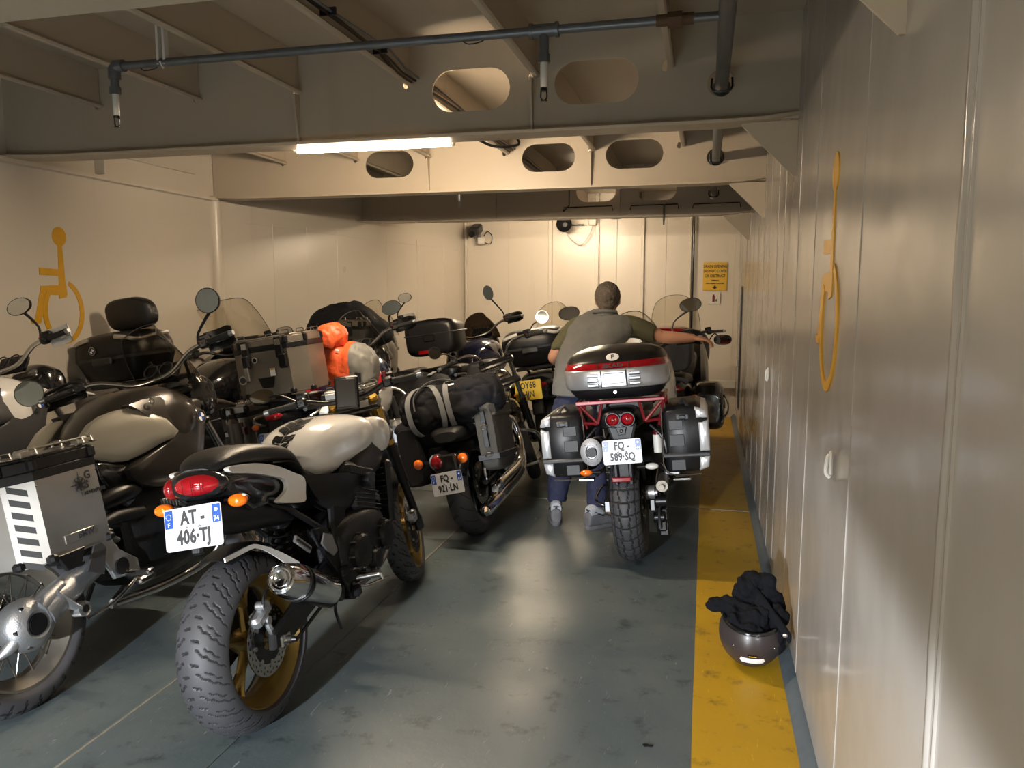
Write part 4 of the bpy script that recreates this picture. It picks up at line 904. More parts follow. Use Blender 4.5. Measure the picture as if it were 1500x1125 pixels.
# ================================================================== boxer adventure bikes
def adv_bike(name,x,y,head,lean,label,o):
    b=new_bike(name,x,y,head,lean,label); hd=o.get('detail',1); st_a=o.get('steer',22)
    S=steer(st_a,1.10,1.02); rim=o.get('rim',BLKS); pm=o['paint']; sm_=o.get('side',pm)
    wheel(b,'rear_wheel',0,.325,.150,.225,o.get('wheel','wire'),rim,(-.07,),.13,nt=320 if hd>1 else 64,na=44 if hd>1 else 14,pat=pat_block(30) if hd>1 else None)
    wheel(b,'front_wheel',1.50,.335,.115,.245,o.get('wheel','wire'),rim,(-.065,.065),.152,S=S)
    fm=o.get('final',CAST)
    g=G(fm); g.tube([(.07,.46,.46),(.095,.30,.42),(.10,.14,.375),(.09,.06,.345)],[.048,.052,.058,.070],20,smooth=4)
    sw=g.mk('swingarm',b)
    g=G(fm); g.lathe([(-.055,.05),(-.05,.088),(-.01,.100),(.025,.096),(.05,.078),(.060,.052),(.056,.040),(.02,.036)],(.085,0,.325),(1,0,0),36); 
    for k in range(6): g.cyl((.12,.082*cos(k*PI/3),.325+.082*sin(k*PI/3)),(.132,.082*cos(k*PI/3),.325+.082*sin(k*PI/3)),.008,seg=8,m=STL)
    g.m=fm; g.tube([(.10,-.06,.30),(.09,-.10,.27),(.07,-.12,.255)],[.03,.022,.012],10); g.tube([(.11,.04,.37),(.12,.10,.40),(.12,.15,.42)],[.045,.03,.024],12)
    fd=g.mk('final_drive',b)
    g=G(BLK); g.cyl((.115,0,.325),(.1465,0,.325),.037,seg=24); g.mk('hub_shade_plug',fd)  # solid black cylinder paints the dark of the hub opening
    g=G(CAST); g.tube([(.135,.10,.405),(.135,.16,.33),(.135,.20,.30)],[.022,.03,.02],12,flat=.5); g.cyl((.11,.20,.30),(.155,.20,.30),.030,seg=18); g.cyl((.155,.2,.3),(.16,.2,.3),.016,seg=12,m=BLK); g.mk('torque_link',fd)
    g=G(BLKS); g.tube([(.115,.17,.52),(.115,.50,.56)],.018,12); g.cyl((.08,.17,.52),(.14,.17,.52),.03,seg=16); g.mk('torque_arm',b)
    # sub frame tubes and foot rests
    for s in (-1,1):
        g=G(o.get('frame',GREYM)); g.tube([(s*.13,.62,.60),(s*.14,.30,.74),(s*.13,.05,.84),(s*.12,-.20,.86)],.014,10,smooth=3); g.tube([(s*.14,.45,.50),(s*.15,.20,.66),(s*.13,-.05,.84)],.013,10,smooth=2); g.mk('subframe_tube',b)
        g=G(fm); g.prism([(.30,.62),(.36,.62),(.40,.48),(.50,.40),(.50,.34),(.36,.36),(.32,.46)],s*.155,s*.175,'x',.004); g.cyl((s*.165,.40,.40),(s*.185,.40,.40),.035,seg=18,m=BLKS); g.mk('footrest_plate',b)
        g=G(STL); g.box((s*.24,.42,.36),(.12,.045,.025),.006); g.tube([(s*.17,.42,.37),(s*.19,.42,.36)],.016,8); g.mk('footpeg',b); g=G(BLK); g.box((s*.22,.12,.50),(.11,.035,.02),.006); g.mk('passenger_footpeg',b)
    boxer(b,.80,.52,o.get('cyl',CAST))
    g=G(BLKS); cluster(g,(-.14,.14,.25,.62,.42,.72),22 if hd>1 else 10,5); g.tube([(.14,.30,.58),(.16,.45,.60),(.15,.60,.58)],.03,12); g.tube([(0,.35,.35),(0,.25,.75)],.035,12); g.mk('gearbox',b)
    if hd>1:
        g=G(STL); g.tube([(.16,.52,.34),(.18,.42,.31),(.19,.30,.28),(.16,.20,.26)],.008,8,smooth=3); g.box((.19,.50,.31),(.03,.10,.03),.008); g.mk('brake_pedal',b)
        g=G(BLKS); g.tube([(.13,.33,.66),(.15,.44,.68),(.16,.55,.69),(.15,.62,.69)],[.03,.045,.045,.02],16,smooth=2); g.mk('reservoir',b); g=G(STL); g.tube([(.16,.26,.66),(.15,.30,.665)],.034,16); g.mk('clamp_ring',b)
        g=G(DGREY); g.prism([(.22,.44),(.30,.56),(.34,.50),(.30,.40)],.178,.186,'x',.003); g.mk('heel_guard',b)
    # tank and body
    bm=o.get('tank',pm)
    g=G(bm); g.loft([(.47,.92,.82,.07,2.4,.5),(.50,.98,.76,.12,2.6,.5),(.60,1.06,.72,.18,2.8,.5),(.74,1.115,.72,.23,2.9,.5),(.90,1.12,.76,.25,2.8,.5),(1.02,1.08,.82,.22,2.5,.5),(1.10,1.04,.88,.12,2.2,.5)],44,5); tk=g.mk('fuel_tank',b,ang=60)
    g=G(BLKS); g.lathe([(0,.04),(.008,.04),(.012,.03),(.012,.002)],(0,.80,1.112),(0,.0,1),24); g.mk('filler_cap',tk)
    panel(b,'tank_side_panel',[(.345,.90),(.44,1.0),(.56,1.035),(.66,1.02),(.81,.89),(.70,.855),(.54,.815),(.42,.85)],.0,sm_,.012,.03,(1,-1),xf=lambda y,z:.135+.13*max(0,min(1,(y-.35)/.4))-.35*max(0,z-.96),sm=2)
    panel(b,'radiator_cowl',[(.60,1.05),(.80,1.06),(1.0,1.0),(1.08,.94),(1.05,.84),(1.0,.74),(.90,.68),(.72,.66),(.58,.70),(.52,.78),(.66,.83),(.80,.90),(.68,1.0)],.215,o.get('cowl',BRN),.03,.05,(1,-1),sm=2)
    if o.get('badge',1):
        roundel(b,MX(.262,.985,.93),.034)
        g=G(STL); g.lathe([(0,.018),(.004,.016),(.004,.010),(0,.009)],(.245,.70,1.045),(1,0,0),16,closed=True); g.mk('stud',b)
    panel(b,'lower_side_panel',[(.40,.84),(.54,.81),(.70,.82),(.66,.70),(.52,.62),(.44,.70)],.165,GBLK,.015,.03,(1,-1),sm=2)
    # beak, mask, dash
    bk=o.get('beak',BLK)
    g=G(bk); g.loft([(1.10,1.03,.93,.13,3,.5),(1.22,1.03,.95,.12,3,.5),(1.40,1.00,.955,.085,3,.5),(1.58,.955,.93,.045,3,.5),(1.63,.94,.925,.02,2.4,.5)],28,4); g.xf(S if o.get('beaksteer') else Matrix()); g.mk('beak',b)
    g=G(GBLK); g.loft([(1.16,1.12,.94,.10,3),(1.22,1.16,.90,.14,3),(1.32,1.13,.90,.13,3),(1.36,1.08,.94,.08,3)],24,3); hl=g.mk('headlight',b)
    g=G(BLK); g.box((.0,1.12,1.17),(.19,.05,.11),.02,rot=(R(-35),0,0)); ds=g.mk('instrument_cluster',b)
    for q in (-.045,.045): g=G(DGREY); g.lathe([(0,.040),(.006,.040),(.006,.034),(.002,.033)],(q,1.088,1.19),(0,-.8,.6),22,closed=True); g.mk('gauge',ds)
    # seat
    g=G(SEATM); g.loft([(-.20,.93,.86,.10,3),(-.16,.945,.85,.135,3.2),(.0,.945,.85,.15,3.5),(.17,.93,.84,.155,3.4),(.24,.90,.81,.15,3),(.34,.88,.79,.135,3),(.48,.90,.80,.115,2.8),(.56,.94,.82,.09,2.5)],32,4); g.mk('seat',b)
    g=G(BLKS); g.tube([(-.13,-.05,.90),(-.16,-.22,.93),(-.10,-.34,.94),(.10,-.34,.94),(.16,-.22,.93),(.13,-.05,.90)],.011,8,smooth=4)
    for q in (-.08,0,.08): g.tube([(q,-.33,.93),(q,-.12,.94)],.007,6)
    g.mk('luggage_rack',b)
    g=G(BLK); g.loft([(-.36,.86,.83,.05,3),(-.30,.88,.80,.08,3),(-.1,.86,.76,.11,3),(.1,.84,.72,.12,3)],24,3); g.box((0,-.36,.74),(.09,.03,.22),.008,rot=(R(-14),0,0)); g.mk('tail_unit',b)
    g=G(REDL); g.ell((0,-.365,.855),(.055,.03,.026),18,10); g.mk('tail_light',b)
    for s in (-1,1): indicator(b,(s*.14,-.33,.80),(s,0,0),AMB if o.get('amber') else CLEAR if 0 else AMB,(.024,.022,.018),.07)
    if o.get('plate'):
        L_,kw=o['plate']; plate(b,(0,0,0),.20,.135,plM((0,-.405,.70),14,0),L_,**kw)
    # front
    fork(b,S,1.50,.335,26,.84,.105,False,o.get('fork_lower',GREYM),STL); fender(b,S,1.50,.335,.13,50,140,o.get('fender',BLK),'front_fender',.03,.05)
    caliper(b,-.09,1.42,.40,S=S); caliper(b,.09,1.42,.40,S=S)
    g=G(BLKS); g.tube([(0,.95,.62),(0,1.15,.78),(0,1.30,.62),(0,1.42,.42)],.02,10,smooth=3); g.xf(Matrix()); g.mk('front_link',b)
    hbm=o.get('bar',STL)
    grips(b,S,[(0,1.04,1.14),(.10,1.03,1.15),(.22,.99,1.21),(.32,.955,1.22),(.45,.90,1.215)],guard=o.get('guard'),bar_m=hbm,grip_l=.125)
    if o.get('mirR',1): mirror_part(b,S,(.28,.965,1.22),o.get('mR',(.36,.93,1.43)),o.get('mr',(.062,.062)),2,(-.25,-1,.05),bend=o.get('mRb',(.29,.98,1.30)))
    if o.get('mirL',1): mirror_part(b,S,(-.28,.965,1.22),o.get('mL',(-.42,.90,1.27)),o.get('mr',(.062,.062)),2,(.30,-1,.05),bend=o.get('mLb',(-.34,.96,1.26)))
    if o.get('screen',1):
        screen(b,o.get('sw',.185),1.30,1.10,o.get('sh',.36),o.get('sl',32),o.get('sm',CLEAR),.55,.14,name='windscreen')
        for s in (-1,1): g=G(BLK); g.tube([(s*.08,1.22,1.10),(s*.10,1.16,1.24)],.008,8); g.mk('screen_bracket',b)
    if o.get('bars_crash'):
        for s in (-1,1): g=G(STL); g.tube([(s*.12,.95,.85),(s*.30,.98,.80),(s*.40,.92,.62),(s*.38,.80,.40),(s*.15,.78,.30)],.013,10,smooth=4); g.mk('crash_bar',b)
    stand(b)
    # luggage
    pn=o.get('pannier')
    if pn:
        for s in (1,-1):
            if s not in o.get('pan_sides',(1,-1)): continue
            g=G(STL); g.tube([(s*.14,.28,.80),(s*.22,.22,.84),(s*.22,-.22,.84),(s*.14,-.26,.80)],.009,8,smooth=2); g.tube([(s*.22,.2,.62),(s*.22,-.2,.62),(s*.22,-.22,.84)],.009,8); g.mk('pannier_frame',b)
            c=o.get('pc',(.345,-.045,.765)); d=o.get('pd',(.235,.40,.36))
            if pn=='alu':
                p,M=alu_case(b,'pannier',(s*c[0],c[1],c[2]),d,side=s,m=o.get('pm',ALU),lid_m=o.get('pl',BLKS) if hd>1 else ALU,cham=.07)
                if hd>1 and s>0: pannier_art(p,M,d)
                g=G(BLK); g.prism([(-.12,0),(.0,0),(-.03,-.06),(-.09,-.06)],d[0]/2-.002,d[0]/2+.012,'x',.003); g.xf(M@Matrix.Translation((0,0,-d[2]/2+.015))); g.mk('lower_bracket',p)
            else:
                p,M=rbox_case(b,'pannier',(s*c[0],c[1],c[2]),d,o.get('pm',DGREY),.035); g=G(BLK); g.box((s*d[0]*.5,0,0),(.014,d[1]*.9,.03),.004); g.xf(M); g.mk('seam_band',p)
                g=G(o.get('pv',ALUD)); g.prism([(-.15,.10),(.15,.10),(.02,-.06),(-.02,-.06)],s*(d[0]*.5-.005),s*(d[0]*.5+.008),'x',.004); g.xf(M); g.mk('side_inlay',p)
    tc=o.get('topcase')
    if tc=='alu':
        t,M=alu_case(b,'top_case',(.0,-.16,1.145),(.47,.38,.34),side=0,m=ALUD,lid_m=ALUD,cham=.085,latch=2)
        g=G(BLK); g.prism([(-.05,-.06),(.05,-.06),(.03,-.12),(-.03,-.12)],-.215,-.198,'y',.004); g.box((.12,-.205,.02),(.05,.02,.08),.006); g.xf(M); g.mk('lock_plate',t)
        g=G(BLK); g.box((-.105,-.215,.04),(.042,.026,.075),.008); g.box((-.105,-.22,-.03),(.026,.02,.09),.006,m=STL); g.xf(M); g.mk('hanging_lock',t)
        stickers(t,M,-.203)
    elif tc=='box':
        w,l,h=o.get('td',(.50,.40,.30)); c=o.get('tcc',(0,-.18,1.12))
        t,M=rbox_case(b,'top_case',c,(w,l,h),o.get('tm',BLK),.05,taper=.02,n=4.5)
        g=G(DGREY); g.box((0,0,.03),(w*1.005,l*1.005,.012),.005); g.xf(M); g.mk('seam_band',t)
        g=G(REDL if o.get('tref',1) else DGREY); g.box((-w*.12,-l/2-.004,-h*.38),(.11,.008,.03),.003); g.xf(M); g.mk('reflector',t)
        g=G(BLKS); g.box((0,-l/2-.008,.0),(.10,.02,.06),.008); g.xf(M); g.mk('latch',t)
        if o.get('tpan'): g=G(o['tpan']); g.box((.08,0,h/2+.0),(w*.8,l*.7,.05),.02,rot=(0,0,0)); g.xf(M); g.mk('lid_top',t)
    return b
def pannier_art(p,M,d):
    x=d[0]/2+.001; T=lambda y,z: M@Matrix.Translation((x,y,z))@MX(0,0,0)
    g=G(INK)
    for k in range(0):  # hazard stripes on the chamfered rear corner
        z=.10-.045*k; g.add([(0,0,z),(0,.055,z-.028),(0,.055,z-.052),(0,0,z-.024),(.001,0,z),(.001,.055,z-.028),(.001,.055,z-.052),(.001,0,z-.024)],[(0,1,2,3),(7,6,5,4),(0,4,5,1),(1,5,6,2),(2,6,7,3),(3,7,4,0)])
    a=Matrix.Translation((d[0]/2-.062,-d[1]/2+.011,0))@Matrix.Rotation(R(-45),4,'Z'); w=G(mat('reflective_tape',(.24,.24,.24),.4))
    w.box((.0,.032,-.03),(.001,.062,.30),0); w.xf(M@a); pw=w.mk('reflective_strip',p)
    for k in range(7):
        z=.10-.042*k; g.prism([(.004,z),(.060,z-.026),(.060,z-.048),(.004,z-.022)],.0003,.0022,'x')
    g.xf(M@a); g.mk('hazard_stripe',p)
    g=G(ALU); g.box((d[0]*.36,0,d[2]/2+.022),(.030,d[1]*.72,.008),.003)
    for q in (-.3,.3): g.box((d[0]*.36,d[1]*q,d[2]/2+.010),(.034,.05,.024),.003)
    g.xf(M); g.mk('lid_handle',p)
    text('lettering','G',.040,INK,p,T(.085,.070),bold=.001); text('lettering','S',.040,INK,p,T(.075,.037),bold=.001); text('lettering','ADVENTURE',.017,INK,p,T(.105,.008),bold=.0008)
    g=G(INK)
    for k in range(24):
        a0,a1=2*PI*k/24,2*PI*(k+1)/24; g.tube([(.026*cos(a0),.026*sin(a0),.001),(.026*cos(a1),.026*sin(a1),.001)],.0012,4)
    for k in range(8):
        a=PI*k/4; L=.045 if k%2==0 else .03; g.prism([(L*cos(a),L*sin(a)),(.006*cos(a+1.2),.006*sin(a+1.2)),(.006*cos(a-1.2),.006*sin(a-1.2))],.0,.0015,'z')
    g.xf(T(.045,.045)); g.mk('compass_mark',p)
    g=G(m:=ALU); g.box((0,0,0),(.13,.030,.003),.001); g.xf(T(.0,-.125)); pl=g.mk('embossed_plate',p); text('lettering','BMW',.030,DGREY,p,T(.025,-.125)@Matrix.Translation((0,0,.0018)),bold=.0008)
def stickers(t,M,y):
    def T(x,z): return M@Matrix.Translation((x,y,z))@MW
    def disc_(x,z,r,m1,m2,nm='sticker'):
        g=G(m1); g.cyl((0,0,0),(0,0,.0012),r,seg=20); g.xf(T(x,z)); o=g.mk(nm,t); g=G(m2); g.cyl((0,0,.001),(0,0,.0018),r*.72,seg=20); g.xf(T(x,z)); g.mk('sticker_centre',o)
    disc_(-.15,-.06,.026,ALU,DGREY); disc_(-.055,.045,.017,OFFW,BLKS)
    g=G(INKW); g.box((.045,-.035,0),(.032,.045,.001),0); g.xf(T(0,0)); o=g.mk('sticker',t); g=G(SGN); g.box((.045,-.018,.001),(.022,.012,.001),0); g.xf(T(0,0)); g.mk('sticker_centre',o)
    # stickers on the chamfered right corner
A_=adv_bike('adventure_motorcycle',-2.42,2.2,0,11,'dark bronze and champagne adventure motorcycle with brushed aluminium pannier, at the left edge in front',
  dict(detail=2,paint=BRN,side=BEI,cowl=BRN,pannier='alu',guard=BLK,steer=24,mR=(.41,.91,1.40),mRb=(.30,.97,1.28),mL=(-.50,.90,1.27),mr=(.062,.062),sh=.38,rim=ALUD,sm=SMOK2,beak=BRN))
E_=adv_bike('adventure_motorcycle',-2.29,4.3,3,9,'adventure motorcycle with dented aluminium top case and sticker-covered panniers, white and red tank',
  dict(paint=WHT,side=REDT,cowl=WHT,tank=NAVY,pannier='alu',pm=ALU,topcase='alu',guard=BLK,steer=22,sm=CLEAR,sh=.40,bars_crash=1,badge=0,pd=(.22,.40,.34),pc=(.36,-.02,.77),plate=(('F','S'),dict(ts=.05)),mr=(.075,.052),mL=(-.33,.93,1.23),mR=(.33,.90,1.36)))
H_=adv_bike('adventure_motorcycle',-2.03,6.35,0,8,'adventure motorcycle with tall black top case and plate showing GF, behind the orange dry bag',
  dict(paint=NAVY,side=NAVY,cowl=GREYM,tank=NAVY,pannier='box',pm=DGREY,topcase='box',td=(.44,.36,.30),tcc=(0,-.2,1.20),guard=BLK,steer=20,sm=SMOKE,sh=.32,badge=0,plate=(('-GF-','01'),dict(dept='38',ts=.055)),mr=(.05,.075),mR=(.20,.93,1.52),mL=(-.4,.9,1.35)))
C_=adv_bike('adventure_motorcycle',-3.55,2.37,0,10,'white adventure motorcycle with pale hand guards, cut off by the left edge',
  dict(paint=WHT,side=DGREY,cowl=DGREY,tank=WHT,guard=WHT,steer=22,screen=0,beak=WHT,mr=(.075,.045),mR=(.26,.92,1.42),mL=(-.42,.9,1.3),amber=1))
F_=adv_bike('adventure_motorcycle',-3.2,6.45,2,6,'touring motorcycle with fabric-covered top load near the left wall, behind the aluminium top case',
  dict(paint=BRN,side=BRN,cowl=BRN,pannier='box',pan_sides=(1,),pm=DGREY,guard=WHT,steer=15,sm=CLEAR,sh=.42,sl=22,sw=.21,badge=0,mr=(.075,.05),mR=(.40,.92,1.43),mL=(-.4,.9,1.36)))
# ================================================================== red-racked touring bike with three cases
def touring_cases_bike():
    b=new_bike('touring_motorcycle',-.36,4.43,0,6,'touring motorcycle with silver and black cases, red rack and plate FQ-589-SQ, beside the yellow strip')
    S=steer(12,1.10,1.0)
    wheel(b,'rear_wheel',0,.325,.165,.22,'cast10',BLKS,(.078,),.12,nt=360,na=64,pat=pat_block(28))
    wheel(b,'front_wheel',1.52,.31,.12,.222,'cast10',BLKS,(-.06,.06),.15,S=S)
    g=G(BLKS)
    for s in (-1,1): g.prism([(-.05,.30),(-.04,.355),(.2,.42),(.52,.48),(.56,.42),(.3,.36),(.03,.285)],s*.11,s*.15,'x',.008)
    g.box((0,.42,.43),(.25,.12,.1),.02); sw=g.mk('swingarm',b)
    g=G(CAST); g.box((.125,.03,.36),(.05,.10,.10),.015); g.cyl((.10,-.03,.40),(.15,-.03,.40),.04,seg=20); g.cyl((.15,-.03,.40),(.165,-.03,.40),.022,seg=12); g.mk('rear_caliper',b)
    g=G(ALUD); g.cyl((.20,-.12,.455),(.20,.10,.46),.033,.028,20); g.cyl((.20,-.15,.455),(.20,-.12,.455),.014,seg=10); g.mk('strut_bolt',b)
    g=G(BLKS); cluster(g,(.13,.19,-.02,.25,.16,.42),12,12); g.prism([(-.02,.18),(.03,.16),(.10,.22),(.16,.36),(.08,.36),(.02,.28)],.15,.17,'x',.004); g.mk('brake_hanger',b)
    g=G(STL); g.box((.30,.16,.43),(.11,.04,.022),.006); g.tube([(.17,.25,.50),(.22,.2,.45),(.26,.17,.43)],.013,8); g.mk('footpeg',b); g=G(CAST); g.box((.25,.10,.485),(.09,.05,.03),.008); g.mk('peg_bracket',b)
    g=G(STL); g.box((-.27,.16,.45),(.10,.04,.022),.006); g.tube([(-.17,.25,.50),(-.22,.2,.46)],.013,8); g.mk('footpeg',b)
    g=G(STL); g.tube([(-.13,.40,.33),(-.20,.36,.36),(-.24,.25,.30),(-.19,.22,.27),(-.13,.25,.27)],.008,8,smooth=3); g.mk('centre_stand_tang',b)
    g=G(BLKS); g.tube([(-.14,.5,.28),(-.17,.45,.10),(-.17,.42,.04)],.014,8); g.mk('side_stand',b)
    engine_block(b,.45,.95,.26,.70,.19,8)
    g=G(BLKS); cluster(g,(-.13,.13,.15,.5,.45,.8),18,7); g.tube([(0,.3,.4),(0,.25,.75)],.035,12); g.mk('shock_absorber',b)
    # tail, lamps, plate hanger
    g=G(BLK); g.loft([(-.27,.90,.83,.05,3),(-.22,.925,.80,.10,3),(-.1,.93,.78,.12,3),(.2,.90,.76,.14,3)],28,4); tl=g.mk('tail_unit',b)
    for s,x in ((-1,-.022),(1,.058)):
        g=G(BLK); g.lathe([(.0,.040),(.03,.040),(.03,.036),(.0,.036)],(x,-.262,.873),(0,-1,0),24,closed=True); g.mk('lamp_ring',tl)
        g=G(REDL); g.ell((x,-.272,.873),(.036,.020,.033),20,12); q=g.mk('tail_light',b); g=G(REDD); g.ell((x,-.288,.873),(.016,.008,.015),12,8); g.mk('bulb_core',q)
    g=G(DGREY); g.prism([(-.065,.84),(.10,.84),(.062,.72),(.012,.715),(-.03,.73)],-.26,-.20,'y',.012); g.prism([(-.012,.83),(.048,.83),(.036,.785),(-.0,.785)],-.272,-.262,'y',.003,m=BLK); g.mk('plate_bracket',b)
    g=G(STL); g.ell((.018,-.275,.808),(.010,.006,.010),10,6); g.mk('lock',tl)
    g=G(BLK); g.box((.015,-.27,.62),(.06,.03,.14),.006); g.box((-.03,-.275,.58),(.02,.02,.14),.004); g.box((.05,-.275,.58),(.02,.02,.14),.004); g.mk('plate_stay',b)
    plate(b,(0,0,0),.21,.134,plM((.017,-.305,.700),8,-1.5),('FQ -','589·SQ'),'F','44',ts=.060)
    g=G(REDL); g.box((-.0,-.30,.545),(.105,.012,.028),.008); g.mk('reflector',b)
    for s,x in ((-1,-.20),(1,.165)): indicator(b,(x,-.24,.59-(.01 if s<0 else -.01)),(s,0,.05),AMB if s<0 else OFFW,(.036,.022,.018),.08)
    # silver end can on the left
    g=G(STL); g.lathe([(0,.030),(-.004,.045),(0,.066),(.012,.070),(.05,.074),(.30,.074),(.36,.05),(.40,.03)],(0,0,0),(0,1,0),36); g.xf(Matrix.Translation((-.155,-.27,.70))@Matrix.Rotation(R(-8),4,'X')@Matrix.Diagonal((.86,1,1.08,1))); ex=g.mk('silencer',b)
    g=G(mat('matt_grey_end_cap',(.33,.33,.34),.5,.3)); g.lathe([(-.006,.034),(-.012,.038),(-.010,.062),(-.002,.072),(.004,.034)],(0,0,0),(0,1,0),36,closed=True); 
    for k in range(4): a=PI/4+k*PI/2; g.ell((.052*cos(a),-.008,.052*sin(a)),(.005,.004,.005),8,4,m=BLKS); g.m=g.ms[0]
    g.xf(Matrix.Translation((-.155,-.272,.70))@Matrix.Diagonal((.86,1,1.08,1))); g.mk('end_cap',ex)
    g=G(INK); g.cyl((-.155,-.290,.70),(-.155,-.2,.70),.028,seg=20); g.mk('outlet_shade_plug',ex)  # black cylinder stands in for the shade in the outlet hole
    # red rack
    g=G(REDP); 
    def bar(*p,r=.009): g.tube(p,r,8)
    for s in (-1,1):
        x=.02; bar((x+s*.235,-.22,.965),(x+s*.235,.15,.965)); bar((x+s*.235,-.22,.965),(x+s*.20,-.20,.82)); bar((x+s*.235,-.22,.965),(x+s*.13,-.24,.85)); bar((x+s*.13,-.24,.85),(x+s*.10,-.22,.965)); bar((x+s*.13,-.24,.85),(x+s*.22,-.22,.855)); bar((x+s*.235,.15,.965),(x+s*.14,.3,.88)); bar((x+s*.235,0,.965),(x+s*.235,0,.80))
    g.box((.02,-.235,.968),(.49,.03,.020),.004); g.box((.02,.0,.968),(.47,.03,.014),.004); g.mk('luggage_rack',b)
    g=G(BLK)
    for s in (-1,1): g.tube([(.02+s*.15,-.2,.82),(.02+s*.22,-.23,.74),(.02+s*.225,-.2,.60),(.02+s*.20,.1,.56),(.02+s*.15,.3,.7)],.009,8,smooth=3)
    g.mk('pannier_frame',b)
    g=G(OFFW); g.cyl((.20,-.16,.66),(.20,-.16,.76),.024,seg=18); bt=g.mk('fluid_bottle',b); g=G(REDP); g.cyl((.20,-.16,.76),(.20,-.16,.785),.018,seg=14); g.mk('cap',bt)
    # top case
    g=G(BLK); zloft(g,[(.975,.20,-.16,.14,3.5),(.985,.235,-.20,.18,4),(1.02,.265,-.225,.20,4),(1.055,.282,-.235,.215,4)],44,2); tc=g.mk('top_case',b,ang=50)
    g=G(SILV); zloft(g,[(1.040,.283,-.236,.216,4),(1.046,.289,-.243,.222,4),(1.09,.296,-.250,.23,4),(1.14,.296,-.248,.23,4),(1.150,.290,-.243,.226,4)],44,2); sb=g.mk('silver_band',tc,ang=50)
    g=G(REDL); zloft(g,[(1.146,.288,-.240,.222,4),(1.150,.292,-.246,.224,4),(1.182,.283,-.236,.216,4),(1.186,.276,-.228,.21,4)],44,1); g.mk('red_reflector_band',tc,ang=50)
    g=G(BLKS); zloft(g,[(1.180,.281,-.236,.212,3.6),(1.195,.277,-.228,.208,3.4),(1.225,.255,-.19,.19,3),(1.25,.205,-.13,.15,2.6),(1.265,.12,-.05,.09,2.3),(1.268,.02,.0,.04,2)],44,3); g.mk('lid',tc,ang=60)
    for s in (-1,1):
        for k in range(3):
            g=G(SILV); x=.0+s*.115; g.box((x,-.2535,1.065+k*.028),(.058,.004,.012),.003); g.mk('vent_slat',sb); g=G(BLK); g.box((x,-.2525,1.055+k*.028),(.062,.004,.004),.001); g.mk('vent_gap',sb)
    g=G(SILV); g.box((0,-.2525,1.095),(.135,.006,.085),.006); g.mk('centre_plate',sb); g=G(DGREY); g.tube([(-.052,-.257,1.07),(.052,-.257,1.07),(.052,-.257,1.125),(-.052,-.257,1.125)],.0018,5,closed=True); g.tube([(-.07,-.2535,1.142),(-.07,-.2535,1.05)],.0015,5); g.tube([(.07,-.2535,1.142),(.07,-.2535,1.05)],.0015,5); g.mk('panel_line',sb)
    text('lettering','SKAD',.030,DGREY,tc,faceY(0,-.2465,1.166)@Matrix.Rotation(R(0),4,'X'),sx=1.5,bold=.0008)
    g=G(BLK)
    for x in (-.085,.085): g.tube([(x,-.247,1.15),(x,-.241,1.183)],.0018,5)
    g.mk('band_joint',tc)
    g=G(STL); g.lathe([(0,.010),(.004,.009),(.004,.004)],(0,-.232,1.02),(0,-1,0),16); g.mk('lock',tc)
    mF=faceY(0,-.222,1.212)@Matrix.Rotation(R(-28),4,'X'); g=G(INKW); g.ell((0,0,0),(.036,.023,.002),24,6); g.xf(mF); st0=g.mk('country_sticker',tc); text('lettering','F',.032,INK,st0,mF@Matrix.Translation((0,0,.003)),sx=1.2,bold=.001)
    g=G(OFFW); g.ell((0,0,0),(.002,.016,.026),14,8); g.xf(Matrix.Translation((.298,-.16,1.10))); g.mk('oval_emblem',tc)
    # side cases
    for s in (-1,1):
        p=empty('pannier'); p.parent=b; cx=.02+s*.335
        out=[(-.115,-.165),(-.10,-.18),(.07,-.175),(.105,-.15),(.12,-.05),(.118,.10),(.10,.16),(.06,.18),(-.09,.175),(-.115,.15)]
        out=[(cx+s*a,.735+c) for a,c in out]
        bpy.data.objects.remove(p); g=G(BLK); g.prism(out,-.25,.22,'y',.022); p=g.mk('pannier',b,ang=50)
        for z0,z1,w0 in ((.845,.912,.062),(.665,.832,.052),(.562,.645,.058)):
            g=G(SILB); o2=[(s*(.120-w0),z0),(s*(.112 if z0<.6 else .124),z0+.004 if z0>.6 else z0+.02),(s*(.112 if z0>.84 else .124),z1-.02 if z0>.84 else z1),(s*(.120-w0),z1)]; g.prism([(cx+a,c) for a,c in o2],-.256,.226,'y',.012); g.mk('silver_cover',p,ang=50)
        g=G(DGREY); g.box((cx-s*.0,-.003,.653),(.252,.512,.022),.006); g.mk('strap',p)
        g=G(DGREY); g.box((cx-s*.008,-.256,.862),(.075,.016,.036),.008); g.box((cx-s*.008,-.266,.862),(.035,.008,.022),.004,m=BLK); g.mk('latch',p)
        for q,(z,h,w) in enumerate(((.82,.055,.075),(.735,.065,.08),(.60,.06,.075))): g=G(DGREY); g.box((cx-s*.045,-.252,z),(w,.006,h),.003); g.mk('relief_panel',p)
        g=G(DGREY); g.tube([(cx-s*.02,-.1,.915),(cx+s*.0,-.14,.945),(cx+s*.02,-.2,.915)],.010,8,smooth=4,flat=.6); g.mk('handle',p)
        g=G(STL); g.tube([(cx-s*.118,-.24,.92),(cx-s*.122,-.25,.74),(cx-s*.11,-.25,.56),(cx+s*.07,-.25,.548)],.004,6,smooth=3); g.mk('edge_trim',p)
    # tank, fairing, seat
    g=G(SEATM); g.loft([(-.1,.955,.86,.13,3),(.1,.95,.85,.16,3.2),(.3,.91,.82,.16,3),(.45,.89,.80,.14,2.8),(.56,.92,.84,.10,2.5)],28,4); g.mk('seat',b)
